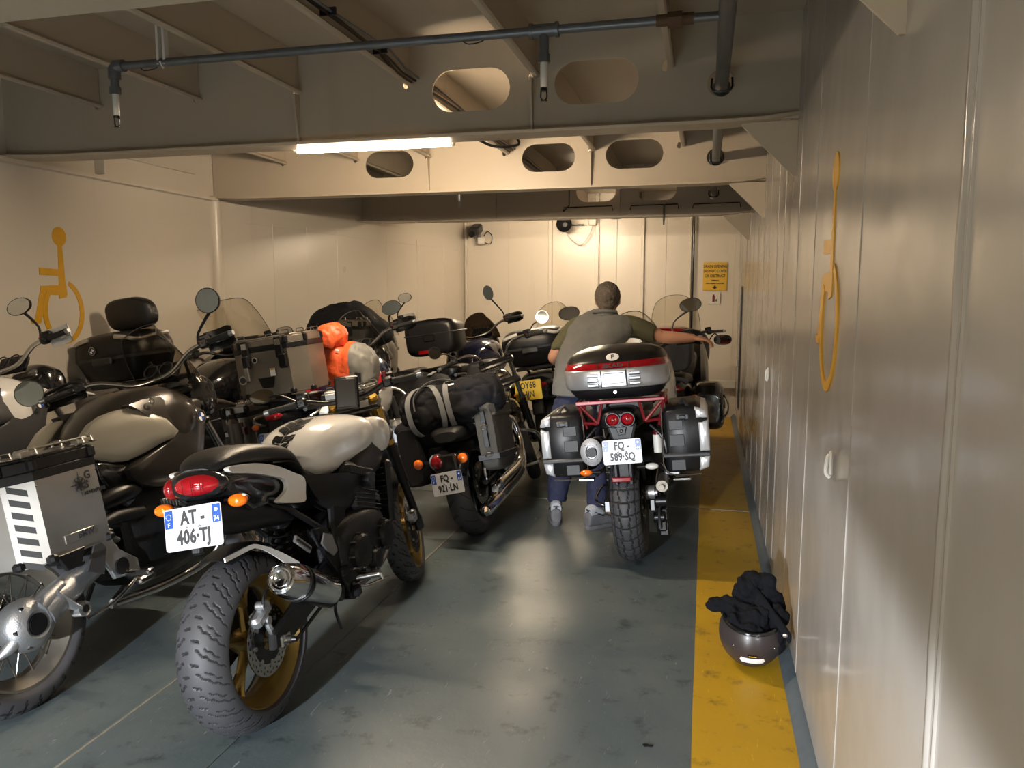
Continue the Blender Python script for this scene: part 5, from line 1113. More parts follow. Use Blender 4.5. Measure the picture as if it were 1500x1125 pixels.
    g=G(WHT); g.loft([(.45,.95,.80,.10,2.5),(.55,1.03,.74,.19,2.8),(.72,1.09,.72,.25,3),(.9,1.08,.74,.27,3),(1.08,1.03,.78,.22,2.6),(1.15,.98,.84,.12,2.2)],36,5); g.mk('fuel_tank',b,ang=60)
    panel(b,'side_fairing',[(.60,.96),(.80,1.06),(1.05,1.10),(1.28,1.08),(1.36,.92),(1.22,.74),(1.0,.56),(.86,.52),(.80,.70),(.66,.84)],.22,WHT,.05,.05,(1,-1),sm=2)
    g=G(WHT); g.loft([(1.18,1.14,.88,.14,2.8),(1.28,1.18,.80,.20,2.8),(1.42,1.10,.80,.17,2.6),(1.55,.98,.84,.08,2.3)],32,4); g.mk('nose_fairing',b)
    g=G(BLK); g.box((0,1.16,1.15),(.26,.06,.10),.02,rot=(R(-30),0,0)); g.mk('instrument_cluster',b)
    screen(b,.20,1.36,1.14,.36,36,CLEAR,.6,.14)
    fork(b,S,1.52,.31,25,.80,.10,True,BLKS,STL); fender(b,S,1.52,.31,.135,55,150,WHT,'front_fender',.022,.05)
    grips(b,S,[(0,1.04,1.10),(.10,1.03,1.11),(.24,.99,1.17),(.32,.96,1.18),(.44,.90,1.175)],guard=BLK)
    mirror_part(b,S,(.28,.97,1.18),(.43,.96,1.40),(.075,.048),2.2,(-.1,-1,.1),bend=(.30,1.0,1.30)); mirror_part(b,S,(-.28,.97,1.18),(-.40,.98,1.50),(.075,.048),2.2,(.2,-1,.1),bend=(-.30,1.0,1.34))
    return b
touring_cases_bike()
# ================================================================== black cruiser
def cruiser():
    b=new_bike('cruiser_motorcycle',-1.38,4.68,0,12,'black cruiser motorcycle with round red lamp and plate FQ-921-LN, loaded with a black duffel')
    S=steer(20,1.20,.95)
    wheel(b,'rear_wheel',0,.325,.155,.215,'cast10',BLKS,(.07,),.14,nt=280,na=40,pat=pat_street(20)); wheel(b,'front_wheel',1.50,.34,.10,.26,'cast10',BLKS,(.05,),.15,S=S)
    fender(b,None,0,.325,.19,42,158,GBLK,'rear_fender',.035,.09,.006)
    g=G(GBLK); g.prism([(-.07,.60),(.07,.60),(.075,.50),(.06,.36),(-.06,.36),(-.075,.50)],-.385,-.35,'y',.01); g.mk('plate_holder',b)
    plate(b,(0,0,0),.20,.135,plM((-.0,-.40,.430),6,-1.5),('FQ -','921·LN'),'F','01',ts=.056)
    g=G(GBLK); g.cyl((-.045,-.25,.565),(-.045,-.365,.558),.050,.052,28); tl=g.mk('tail_lamp_housing',b); g=G(CHR); g.lathe([(0,.054),(.012,.054),(.012,.046),(0,.046)],(-.045,-.36,.558),(0,-1,0),28,closed=True); g.mk('lamp_ring',tl)
    g=G(REDL); g.ell((-.045,-.370,.558),(.046,.022,.046),24,12); g.mk('tail_light',b)
    g=G(GBLK); g.tube([(-.18,-.31,.555),(.10,-.31,.56)],.010,8); g.mk('lamp_bar',b)
    for s,x in ((-1,-.185),(1,.105)):
        g=G(GBLK); g.ell((x,-.315,.558),(.033,.034,.033),18,10); q=g.mk('indicator',b); g=G(AMB); g.ell((x,-.338,.558),(.031,.020,.031),18,10); g.mk('lens',q)
    g=G(SEATM); g.loft([(-.28,.72,.66,.07,3),(-.2,.75,.64,.12,3),(.0,.74,.63,.14,3),(.12,.70,.60,.15,3),(.35,.66,.58,.15,3),(.48,.70,.60,.10,2.5)],28,4); g.mk('seat',b)
    g=G(GBLK); g.loft([(.45,.72,.64,.06,2.4),(.52,.80,.62,.12,2.5),(.70,.86,.66,.155,2.5),(.90,.87,.72,.14,2.5),(1.06,.85,.78,.07,2.3)],32,4); g.mk('fuel_tank',b,ang=60)
    g=G(CASTD); g.loft([(.30,.42,.20,.12,4),(.4,.50,.16,.16,4),(.75,.48,.16,.15,4),(.9,.40,.2,.1,4)],24,3)
    for a,y in ((-24,.50),(24,.72)):
        for k in range(9): g.box((0,y+sin(R(a))*(.04+k*.021),.50+cos(R(a))*(k*.021)),(.19,.14,.008),.004,rot=(R(-a),0,0))
        g.box((0,y+sin(R(a))*.24,.50+cos(R(a))*.20),(.16,.15,.06),.02,rot=(R(-a),0,0),m=STL); g.m=CASTD
    g.mk('engine',b)
    for (y,z,r) in ((.42,.33,.10),(.70,.34,.085)):
        g=G(STL); g.lathe([(0,r),(.02,r),(.032,r*.8),(.034,.01)],(.15,y,z),(1,0,0),28); g.mk('engine_cover',b)
    g=G(CHR)
    for z,y1 in ((.235,-.36),(.30,-.10)): g.tube([(.19,y1,z-.01),(.19,y1+.03,z-.01),(.19,.05,z),(.19,.55,z+.02),(.17,.78,z+.14),(.14,.80,z+.30),(.10,.74,.64)],[.022,.040,.042,.036,.024,.024,.024],18,smooth=4)
    ex=g.mk('exhaust',b); g=G(INK); g.cyl((.19,-.364,.225),(.19,-.33,.225),.018,seg=16); g.mk('outlet_shade_plug',ex); g=G(BLKS); g.tube([(.235,-.02,.25),(.237,.3,.265),(.232,.5,.28)],.010,8,flat=2.4); g.mk('heat_shield',ex)  # pipe end closed by a black plug that paints the inner shade
    g=G(CHR)
    for s in (-1,1): g.tube([(s*.10,.30,.72),(s*.135,.1,.72),(s*.13,-.05,.40),(s*.12,0,.34)],.010,8,smooth=2); g.cyl((s*.12,-.02,.36),(s*.115,.14,.64),.026,seg=14,m=BLKS); g.m=CHR
    g.mk('shock_absorber',b)
    g=G(BLKS); g.tube([(.10,0,.325),(.1,.3,.33)],.018,8); g.tube([(-.1,0,.325),(-.1,.3,.33)],.018,8); cluster(g,(-.12,.12,.05,.4,.3,.6),16,21); g.mk('swingarm',b)
    # saddlebags
    T=Matrix.Translation((.245,-.03,.62))@Matrix.Rotation(R(-6),4,'X')
    g=G(BAGO); g.loft([(-.20,.18,-.16,.05,4),(-.185,.20,-.20,.062,5),(-.05,.205,-.215,.068,5),(.10,.20,-.21,.066,5),(.185,.19,-.19,.06,5),(.20,.17,-.16,.048,4)],32,2,disp=lambda p,a:p+Vector((.004*noise.noise(p*14),0,.004*noise.noise(p*11)))); g.xf(T); sb=g.mk('saddlebag',b,ang=60)
    g=G(BAGO); g.box((.0,0,.17),(.15,.40,.11),.03); g.box((.0,-.0,.135),(.158,.39,.02),.006); g.xf(T); g.mk('bag_flap',sb)
    g=G(BLK); g.box((.072,-.02,-.12),(.006,.43,.036),.002); g.box((.0,-.212,-.12),(.14,.006,.036),.002); g.box((0,-.216,.05),(.03,.008,.22),.002); g.xf(T); g.mk('bag_strap',sb)
    g=G(STL)
    for z in (-.10,.07): g.tube([(.022*cos(a),-.224,z+.020*sin(a)*(1 if sin(a)<0 else .4)) for a in np.linspace(0,2*PI,14)[:-1]],.003,6,closed=True)
    g.xf(T); g.mk('d_ring',sb)
    T2=Matrix.Translation((-.27,-.02,.60)); g=G(BAGB); g.loft([(-.22,.16,-.17,.05,4),(-.2,.18,-.20,.075,5),(.0,.19,-.22,.085,5),(.2,.18,-.20,.075,5),(.22,.15,-.16,.05,4)],30,2,disp=lambda p,a:p+Vector((.006*noise.noise(p*9),0,.006*noise.noise(p*8)))); g.box((0,0,.17),(.18,.42,.08),.03); g.xf(T2); g.mk('saddlebag',b,ang=60)
    fork(b,S,1.50,.34,27,.80,.11,False,GBLK,CHR); fender(b,S,1.50,.34,.13,50,150,GBLK,'front_fender',.025,.05)
    g=G(CHR); g.ell((0,1.36,.88),(.09,.10,.09),24,14); g.xf(S); g.mk('headlight',b)
    grips(b,S,[(0,1.20,.98),(.06,1.19,.99),(.13,1.15,1.12),(.24,1.08,1.16),(.42,.92,1.13)],bar_m=CHR,ro=.017)
    mirror_part(b,S,(.30,1.04,1.15),(.44,.90,1.24),(.048,.048),2,(-.25,-1,.1),m=CHR,gm=MIR); mirror_part(b,S,(-.28,1.02,1.16),(-.42,.98,1.26),(.048,.048),2,(.2,-1,.1),m=CHR)
    g=G(CHR); g.tube([(.12,.95,.5),(.24,1.0,.46),(.30,1.0,.34),(.24,1.0,.24),(.1,.95,.22)],.014,8,smooth=4); g.mk('crash_bar',b)
    g=G(CHR); g.lathe([(0,.06),(.03,.065),(.05,.05),(.055,.01)],(.13,.60,.60),(1,0,0),24); g.mk('air_filter',b)
    stand(b,.5); return b
cruiser()
# ================================================================== fully faired tourers
def tourer(name,x,y,head,lean,label,o):
    b=new_bike(name,x,y,head,lean,label); S=steer(o.get('steer',18),1.12,1.0); pm=o.get('paint',GBLK)
    wheel(b,'rear_wheel',0,.32,.17,.22,'cast10',BLKS,(-.08,),.13); wheel(b,'front_wheel',1.6,.31,.12,.222,'cast10',BLKS,(-.06,.06),.15,S=S)
    g=G(BLKS); g.tube([(.09,.5,.42),(.10,.2,.37),(.09,0,.32)],[.05,.05,.07],16,smooth=3); cluster(g,(-.14,.14,.2,.6,.35,.75),14,31); g.mk('swingarm',b)
    engine_block(b,.5,1.0,.26,.70,.20,33)
    g=G(SEATM); g.loft([(-.25,.86,.78,.14,3),(.05,.87,.77,.17,3.2),(.2,.82,.74,.17,3),(.45,.80,.73,.14,2.8),(.58,.86,.78,.10,2.5)],28,4); g.mk('seat',b)
    g=G(pm); g.loft([(-.36,.80,.70,.06,3),(-.28,.84,.62,.13,3),(0,.82,.60,.16,3),(.3,.78,.58,.17,3)],28,4); g.mk('tail_unit',b)
    g=G(pm); g.loft([(.50,.90,.74,.10,2.5),(.60,.98,.70,.18,2.8),(.78,1.04,.70,.22,3),(1.0,1.02,.74,.22,3),(1.12,.98,.8,.12,2.2)],36,4); g.mk('fuel_tank',b,ang=60)
    panel(b,'side_fairing',[(.62,.80),(.86,1.0),(1.10,1.10),(1.38,1.08),(1.55,.90),(1.40,.62),(1.10,.36),(.86,.34),(.74,.55)],.24,pm,.07,.06,(1,-1),sm=2)
    g=G(pm); g.loft([(1.15,1.14,.90,.2,3),(1.25,1.20,.78,.32,3),(1.42,1.16,.74,.30,2.8),(1.60,1.02,.76,.20,2.6),(1.70,.92,.80,.08,2.2)],36,4); g.mk('nose_fairing',b)
    g=G(BLK); g.box((0,1.14,1.14),(.34,.06,.12),.02,rot=(R(-30),0,0)); g.mk('instrument_cluster',b)
    screen(b,o.get('sw',.25),1.34,1.14,o.get('sh',.42),o.get('sl',35),o.get('sm',CLEAR),o.get('stop',.62),.18,round_=3)
    fork(b,S,1.6,.31,25,.80,.10,False,BLKS,STL); fender(b,S,1.6,.31,.14,50,150,pm,'front_fender',.022,.05)
    grips(b,S,[(0,1.04,1.06),(.10,1.03,1.07),(.22,.98,1.13),(.30,.94,1.13),(.42,.84,1.12)],grip_l=.12)
    for s,k in ((1,'mR'),(-1,'mL')):
        if o.get(k): mirror_part(b,Matrix(),(s*.33,1.22,1.08),o[k],(.085,.05),2.6,(-s*.1,-1,.05),m=pm,bend=(s*.38,1.12,1.14))
    g=G(REDD); g.ell((0,-.36,.77),(.11,.03,.035),18,10); g.mk('tail_light',b)
    for s in (-1,1): indicator(b,(s*.19,-.30,.70),(s,0,0),AMB,(.026,.02,.018),.05)
    for s in (-1,1): g=G(STL); g.tube([(s*.14,.35,.22),(s*.2,.1,.25),(s*.21,-.30,.36)],[.035,.05,.052],16,smooth=2); g.mk('silencer',b)
    if o.get('plate'): L_,kw=o['plate']; plate(b,(0,0,0),*o.get('ps',(.20,.135)),plM(o.get('pc',(0,-.42,.62)),12,0),L_,**kw)
    g=G(BLK); g.box((0,-.37,.62),(.1,.03,.22),.008,rot=(R(-12),0,0)); g.mk('mudguard_bracket',b)
    # side cases
    for s in (-1,1):
        if s in o.get('noside',()): continue
        px=o.get('px',.33); g=G(o.get('pm',pm)); c=Vector((s*px,-.02,.60)); hw=o.get('phw',.115)
        g.loft([(-.30,.11,-.10,hw*.6,3.5),(-.28,.14,-.15,hw*.86,4),(-.15,.20,-.20,hw,4),(.10,.19,-.20,hw*1.0,4),(.26,.12,-.15,hw*.8,3.5),(.30,.06,-.08,hw*.4,3)],32,3); g.xf(Matrix.Translation(c)); p=g.mk('pannier',b,ang=60)
        g=G(BLK); g.tube([(hw*1.0*s,-.25,.0),(hw*1.02*s,-.1,.02),(hw*1.02*s,.1,.02),(hw*.9*s,.24,.0)],.006,6,smooth=3); g.xf(Matrix.Translation(c)); g.mk('seam_band',p)
        if o.get('yellow') and s>0:
            g=G(YST); g.box((.055,-.291,.07),(.075,.012,.040),.003); g.xf(Matrix.Translation(c)); g.mk('yellow_reflector',p)
            g=G(YST); g.box((.055,-.293,.035),(.075,.012,.012),.002); g.xf(Matrix.Translation(c)); g.mk('yellow_reflector',p)
            g=G(CHR); g.tube([(.125,-.20,.10),(.155,-.24,.04),(.15,-.24,-.04),(.10,-.26,-.10)],.008,8,smooth=4); g.ell((.10,-.27,-.11),(.014,.014,.014),12,8); g.xf(Matrix.Translation(c)); g.mk('case_guard',p)
    if o.get('topcase'):
        w,l,h=o['td']; c=o['tcc']; k=o.get('tcm',BLK)
        g=G(BLKS); g.box((c[0],c[1],c[2]-h/2-.02),(w*.6,l*.8,.03),.008); g.tube([(c[0]-.12,c[1],c[2]-h/2-.02),(c[0]-.1,c[1]+.1,.84)],.012,8); g.tube([(c[0]+.12,c[1],c[2]-h/2-.02),(c[0]+.1,c[1]+.1,.84)],.012,8); g.mk('luggage_rack',b)
        g=G(k); x=w/2; y0=-l/2; y1=l/2
        zloft(g,[(-h/2,x*.66,y0*.66,y1*.8,3.5),(-h/2+.02,x*.78,y0*.8,y1*.9,4),(-.01,x*.97,y0*.98,y1,4),(.0,x*.97,y0*.98,y1,4),(.02,x,y0,y1,3.6),(h*.25,x*.98,y0*.97,y1,3.4),(h*.42,x*.86,y0*.84,y1*.9,3),(h*.5,x*.6,y0*.5,y1*.6,2.6),(h*.505,x*.1,y0*.1,y1*.1,2)],44,3); g.xf(Matrix.Translation(c)); t=g.mk('top_case',b,ang=60)
        g=G(BLK if k is not BLK else DGREY); zloft(g,[(-.012,x*.985,y0*.995,y1*1.01,3.8),(.008,x*1.005,y0*1.01,y1*1.01,3.7)],44,1); g.xf(Matrix.Translation(c)); g.mk('seam_band',t)
        g=G(DGREY); g.box((0,y0-.004,-.02),(w*.26,.02,.05),.008); g.xf(Matrix.Translation(c)); g.mk('latch',t)
        if o.get('trim'):
            g=G(o['trim']); 
            for s in (-1,1): g.tube([(s*.10,y0*.86,h*.40),(s*x*.62,y0*.88,h*.36),(s*x*.86,y0*.66,h*.30),(s*x*.90,0,h*.36),(s*x*.86,y1*.6,h*.38)],.012,8,smooth=3,flat=1.3)
            g.xf(Matrix.Translation(c)); g.mk('lid_trim',t)
        if o.get('roundel'): roundel(t,Matrix.Translation(c)@Matrix.Translation((-.06,y0-.003,h*.17))@MW,.026)
        if o.get('backrest'):
            g=G(SEATM); g.loft([(-.05,.09,-.06,.16,3),(-.03,.10,-.075,.185,3.2),(.03,.095,-.075,.185,3.2),(.05,.08,-.06,.16,3)],32,3,disp=lambda p,a:p+Vector((0,0,-.35*max(0,p.x-.06)**1.0*.35 if p.z>0 else 0))); g.xf(Matrix.Translation(c)@Matrix.Translation((.07,.04,h*.5+.10))@Matrix.Rotation(R(8),4,'X')@Matrix.Diagonal((.98,1,1.25,1))); g.mk('backrest',t)
    stand(b,.55); return b
tourer('touring_motorcycle',-3.63,4.6,0,8,'black touring motorcycle with backrest top case against the left wall',dict(topcase=1,td=(.58,.44,.33),tcc=(.0,-.20,1.14),backrest=1,trim=ALU,roundel=1,sh=.46,sl=34,sw=.30,stop=.86,mR=(.44,1.10,1.18),mL=(-.40,1.05,1.12)))
K_=tourer('touring_motorcycle',-1.285,6.85,0,10,'black touring motorcycle with white-trimmed top case and yellow plate, in front of the cruiser',dict(topcase=1,td=(.56,.44,.32),tcc=(.02,-.18,1.10),tcm=BLK,trim=WHT,sh=.42,sw=.22,mR=(.44,1.10,1.20),mL=(-.44,1.10,1.20),plate=(('OY68','HJN'),dict(kind='UK',m=PLY,ts=.078)),ps=(.235,.175),pc=(-.05,-.42,.74)))
g=G(INKW); mm=plM((-.18,-.405,.855),10,0); g.ell((0,0,0),(.045,.028,.002),22,6); g.xf(mm); u_=g.mk('country_sticker',K_); text('lettering','UK',.036,INK,u_,mm@Matrix.Translation((0,0,.003)),sx=1.1,bold=.001)
tourer('touring_motorcycle',-.22,6.75,0,3,'black touring motorcycle with yellow reflector on its side case, beside the far right wall',dict(topcase=0,yellow=1,px=.30,phw=.13,sh=.44,sl=25,sw=.24,stop=.75,mR=(.45,1.05,1.08),mL=(-.42,1.05,1.18),steer=15))
# ================================================================== soft luggage
def wr(amp,f,seed=0):
    def crease(p,a):
        v=noise.noise(p*f*1.1+Vector((seed,7,0)))+.5*noise.noise(p*f*2.3+Vector((0,seed,3))); k=max(0,1-abs(v)*3.2)**2
        c=Vector((0,p.y,p.z-.14)); q=p-c.normalized()*(amp*1.1*k) if c.length>1e-5 else p
        return q+Vector((0,amp*.8*noise.noise(p*f+Vector((0,seed,5))),amp*1.0*noise.noise(p*f*1.3+Vector((3,seed,0)))))
    return crease
def wr_old(amp,f,seed=0):
    return lambda p,a: p+Vector((amp*noise.noise(p*f+Vector((seed,0,0))),amp*noise.noise(p*f+Vector((0,seed,5))),amp*1.2*noise.noise(p*f*1.3+Vector((3,seed,0)))))
def duffel():
    r=empty('duffel_bag',(-1.50,4.58,.715),(0,R(-15),R(4))); r.scale=(.84,.86,.84); tag(r,'black duffel bag with crossed grey straps lying across the cruiser','bag')
    def B2(S,sub=6,seg=44,d=None):
        g=G(BAGB); g.loft(S,seg,sub,disp=d,axis='x'); return g
    S=[(-.40,.26,.10,.03,2.2),(-.385,.30,.05,.09,2.4),(-.33,.335,.02,.135,2.7),(-.18,.345,.0,.155,2.9),(.0,.335,.0,.16,3),(.18,.35,.005,.16,2.9),(.33,.335,.03,.14,2.6),(.395,.29,.07,.09,2.3),(.41,.22,.12,.03,2.2)]
    g=B2(S,10,90,wr(.020,8,2)); g.mk('bag_body',r,ang=70)
    def ringat(x,rad=1.03,tilt=0,w=.020,m=STRAP,z0=.165,hy=.163,hz=.178):
        g=G(m); n=40; a_=[]
        for k in range(n):
            a=2*PI*k/n; e=2/2.7; cy=math.copysign(abs(cos(a))**e,cos(a)); sz=math.copysign(abs(sin(a))**e,sin(a))
            a_.append((Vector((x+tilt*cy,hy*rad*cy,z0+hz*rad*sz)),a))
        rs=[]
        for p,a in a_:
            o=Vector((0,cos(a),sin(a)))*.003; rs.append([p+Vector((-w,0,0)),p+Vector((-w,0,0))+o,p+Vector((w,0,0))+o,p+Vector((w,0,0))])
        g.rings(rs,closed=True); return g.mk('webbing_strap',r)
    ringat(.02); ringat(-.19,1.04,.10); ringat(-.15,1.045,-.12)
    g=G(STRAP); g.tube([(-.24,-.16,.20),(-.22,-.15,.30),(-.13,-.09,.37),(-.02,-.05,.375),(.06,-.06,.35)],.013,8,smooth=5,flat=.4); g.mk('carry_handle',r)
    g=G(BLK); g.box((.05,-.08,.345),(.06,.04,.012),.004); g.mk('buckle',r); g=G(INKW); g.box((.07,-.125,.325),(.045,.004,.014),.001,rot=(R(-50),0,0)); g.mk('care_label',r)
    # lower roll beneath
    g=G(BAGB); g.tube([(-.42,.0,.02),(-.3,0,-.01),(.0,-.02,-.02),(.12,0,.0)],[.05,.095,.10,.06],24,smooth=5); g.mk('side_pocket',r,ang=70)
    return r
duffel()
r=empty('roll_bag',(-1.80,5.0,.78),(0,R(-6),R(10))); tag(r,'smaller black bag with folded top behind the duffel bag','bag')
g=G(BAGB); g.loft([(-.14,.16,.0,.06,3),(-.12,.20,-.02,.10,3),(.0,.22,-.02,.13,3),(.12,.20,-.02,.10,3),(.14,.16,0,.05,3)],32,4,disp=wr(.012,9,4)); g.mk('bag_body',r,ang=70)
g=G(STRAP); g.box((0,0,.222),(.03,.24,.006),.002); g.mk('webbing_strap',r)
# orange dry bags on the seat behind the aluminium top case
r=empty('dry_bag',(-2.29,4.46,.99),(0,0,R(5))); r.scale=(.74,.8,.78); tag(r,'large orange and grey dry bag strapped beside the aluminium top case','bag')
g=G(ORA); g.loft([(-.10,.20,.0,.05,2.4),(-.08,.27,-.03,.10,2.6),(.02,.31,-.04,.145,2.8),(.15,.325,-.05,.155,2.8),(.20,.325,-.05,.155,2.8)],44,5,disp=wr(.020,7,1),axis='x'); g.mk('orange_half',r,ang=70)
g=G(GRYB); g.loft([(.195,.325,-.05,.155,2.8),(.26,.32,-.06,.15,2.7),(.34,.28,-.05,.125,2.5),(.385,.2,.0,.08,2.3),(.395,.14,.06,.02,2.2)],44,5,disp=wr(.022,7,1),axis='x'); g.mk('grey_end',r,ang=70)
g=G(BLK); g.box((.28,-.155,.02),(.05,.03,.16),.006); g.mk('side_strap',r); g=G(OFFW); g.ell((.10,-.148,.27),(.018,.004,.012),12,6); g.mk('tag',r)
r=empty('dry_bag',(-2.275,4.42,1.215),(0,R(6),0)); r.scale=(.68,.8,.70); tag(r,'small round orange dry bag sitting on top of the larger one','bag')
g=G(ORA); g.loft([(-.13,.13,.05,.03,2.4),(-.11,.19,.02,.085,2.4),(-.02,.225,.005,.12,2.4),(.08,.205,.01,.105,2.4),(.125,.15,.04,.06,2.2),(.135,.11,.07,.015,2)],40,5,disp=wr(.022,10,6),axis='x'); g.mk('bag_body',r,ang=70)
g=G(ORA); g.loft([(-.05,.18,.06,.02,2.5),(-.03,.2,.04,.05,2.5),(.05,.17,.03,.05,2.5),(.08,.12,.06,.015,2.5)],28,4,disp=wr(.012,12,3),axis='x'); g.xf(Matrix.Translation((-.0,-.10,-.03))); g.mk('folded_closure',r,ang=70)
# covered load on the far bike
r=empty('covered_load',(-3.17,6.30,1.07)); tag(r,'black fabric cover stretched over a tall load near the left wall','luggage cover')
g=G(BAGB); g.loft([(-.28,.10,.0,.10,3),(-.27,.19,.0,.14,3),(-.14,.35,.0,.19,3.2),(.10,.41,.0,.21,3.2),(.20,.40,.0,.2,3.2),(.34,.30,.0,.17,3),(.47,.215,.05,.11,2.6),(.50,.20,.12,.03,2.4)],40,5,disp=wr(.018,6,9),axis='x'); g.mk('cover_cloth',r,ang=70)
r=empty('side_case',(-2.92,6.16,1.06)); tag(r,'dark aluminium case between the orange dry bag and a windscreen','case')
o_,M_=alu_case(r,'case_body',(0,0,.13),(.24,.30,.27),side=1,m=mat('dark_anodised_case',(.05,.05,.05),.45,.5),lid_m=ALUD,cham=.03)
# sticker-covered bottle on the aluminium pannier bike, and pannier stickers
def sticker(p,M,x,z,w,h,m,inner=None):
    g=G(m); g.box((x,0,z),(w,.0014,h),0); g.xf(M); o=g.mk('sticker',p)
    if inner: g=G(inner); g.box((x,-.001,z),(w*.6,.0014,h*.55),0); g.xf(M); g.mk('sticker_centre',o)
E_p=[o for o in E_.children if o.name.startswith('pannier') and not o.name.startswith('pannier_frame')]
for o in E_p:
    s=1 if sum(v.co.x for v in o.data.vertices)>0 else -1
    M=Matrix.Translation((s*.36,-.223,.77)); rd=random.Random(5 if s>0 else 9)
    for (x,z,w,h,m,i) in ((-.06,.05,.05,.05,OFFW,REDP),(.0,.055,.04,.03,REDP,OFFW),(.045,.0,.04,.045,BLK,ALU),(-.05,-.02,.05,.045,OFFW,BLKS),(.01,-.04,.04,.05,OFFW,REDP),(-.03,-.095,.06,.03,SGN,BLK),(.05,-.08,.04,.04,OFFW,None),(-.085,.01,.02,.05,REDP,None)):
        sticker(o,M,x*s,z,w,h,m,i)
for s,nm in ((1,'red and white'),(-1,'plain silver')):
    g=G(OFFW if s>0 else ALUD); g.cyl((s*.30,-.30,.66),(s*.30,-.30,.84),.042,seg=20); g.cyl((s*.30,-.30,.84),(s*.30,-.30,.87),.042,.020,20); o=g.mk('fuel_bottle',E_); g=G(REDP if s>0 else BLK); g.cyl((s*.30,-.30,.868),(s*.30,-.30,.895),.022,seg=14); g.cyl((s*.30,-.30,.64),(s*.30,-.30,.665),.044,seg=20); g.mk('cap',o)
# ================================================================== helmet and jacket on the yellow strip
H0=Vector((.225,3.25,.0))
r=empty('motorcycle_helmet',H0,(0,0,0)); tag(r,'upturned matt brown open-face helmet on the yellow strip by the wall','helmet'); r.scale=(1.06,1.06,1.06)
TH=Matrix.Translation((0,0,.128))@Matrix.Rotation(R(9),4,'X')
g=G(HELM); rs=[]; 
for k in range(26):
    t=PI*.5*(-1)+ (PI*.66)*k/25; rr=cos(t); z=sin(t)
    rs.append([Vector((.124*rr*cos(a),.142*rr*sin(a),.128*z)) for a in [2*PI*j/40 for j in range(40)]])
inn=[[v*.90 for v in q] for q in rs[::-1]]
g.rings(rs+inn,cap=(1,1)); g.xf(TH); sh=g.mk('shell',r,ang=60)
edge=[Vector((.120*cos(PI*.16)*cos(a),.137*cos(PI*.16)*sin(a),.128*sin(PI*.16))) for a in [2*PI*j/40 for j in range(40)]]
g=G(GBLK); g.tube(edge,.008,8,closed=True); g.xf(TH); g.mk('rim_seal',r)
def onshell(lon,lat,off=0):  # lon around, lat from the rim down
    return Vector(((.124+off)*cos(lat)*cos(lon),(.142+off)*cos(lat)*sin(lon),(.128+off)*sin(lat)))
g=G(INKW); g.sheet(lambda u,v:tuple(onshell(R(-90)+R(46)*(u-.5)*(1-.12*abs(2*v-1)),R(-14)-R(12)*v,.0012)),14,4,.001); g.xf(TH); g.mk('reflective_sticker',r)
g=G(BLK); g.sheet(lambda u,v:tuple(onshell(R(-90)+R(16)*(u-.5),R(-6)-R(5)*v,.0012)),8,3,.001); g.xf(TH); lb=g.mk('brand_badge',r)
q=onshell(R(-90),R(-8.5),.0026); g=G(SGN); g.tube([onshell(R(-90)+R(13)*(k/8-.5),R(-8.5),.003) for k in range(9)],.0016,5); g.xf(TH); g.mk('badge_lettering',lb)
g=G(STL)
for lo in (-125,-50): g.ell(tuple(onshell(R(lo),R(3),.001)),(.004,.004,.004),8,5)
g.xf(TH); g.mk('snap_stud',r)
g=G(CLOTH); g.ell((0,0,-.02),(.105,.122,.09),24,12); g.xf(TH); g.mk('lining',r)
def cloth(name,label,cat,loc,blobs,m,vox=.006,disp=.012):
    me=bpy.data.meshes.new('c'); g=G(m)
    for c,rr,rot in blobs: g.ell(c,rr,20,12,rot=Matrix.Rotation(R(rot[2]),4,'Z')@Matrix.Rotation(R(rot[1]),4,'Y')@Matrix.Rotation(R(rot[0]),4,'X'))
    return g
r=empty('folded_jacket',H0+Vector((0,0,.15))); tag(r,'crumpled black jacket bundled inside the upturned helmet against the wall','jacket'); r.scale=(1.06,1.06,1.06)
bl=[((0,.02,.02),(.095,.10,.08),(0,0,0)),((-.06,.03,.06),(.075,.05,.05),(0,20,10)),((-.125,.03,.075),(.045,.035,.030),(0,-10,0)),((-.02,.07,.12),(.055,.05,.075),(10,20,0)),((.03,.09,.15),(.075,.04,.045),(0,30,0)),((.065,.05,.10),(.075,.035,.065),(20,35,10)),((.095,.0,.04),(.040,.05,.075),(0,0,0)),((.10,-.05,-.01),(.032,.035,.06),(0,5,0)),((.02,-.03,.05),(.05,.05,.06),(0,-30,20)),((-.04,-.05,.01),(.05,.04,.05),(0,0,30)),((-.0,.10,.17),(.045,.03,.03),(0,-20,0))]
bl+=[((-.01,-.075,.0),(.075,.035,.055),(15,0,0)),((-.07,-.02,.02),(.035,.06,.07),(0,0,0)),((.05,.06,.175),(.05,.03,.03),(0,20,0))]
g=cloth('','','',None,bl,CLOTH); o=g.mk('jacket_cloth',r,ang=80)
md=o.modifiers.new('r','REMESH'); md.mode='VOXEL'; md.voxel_size=.0055; md.use_smooth_shade=True
tx_=bpy.data.textures.new('cloth_folds','CLOUDS'); tx_.noise_scale=.055; tx_.noise_depth=2; tx_.noise_type='HARD_NOISE'
md=o.modifiers.new('d','DISPLACE'); md.texture=tx_; md.strength=.034; md.mid_level=.35; md.texture_coords='LOCAL'
md=o.modifiers.new('s','SMOOTH'); md.iterations=2; md.factor=.4
g=G(CLOTH)
def F(u,v):
    p=Vector((-.015+.125*u+.018*v,.06-.10*u-.03*v,.185-.125*u**1.2-.075*v*(1-.25*u))); return tuple(p+Vector((.02*sin(v*3),-.035*sin(v*PI*.7)-.01,0))+Vector((0,.006*noise.noise(p*20),.006*noise.noise(p*18+Vector((5,0,0))))))
g.sheet(F,20,10,.008); cf=g.mk('jacket_collar',r,ang=70)
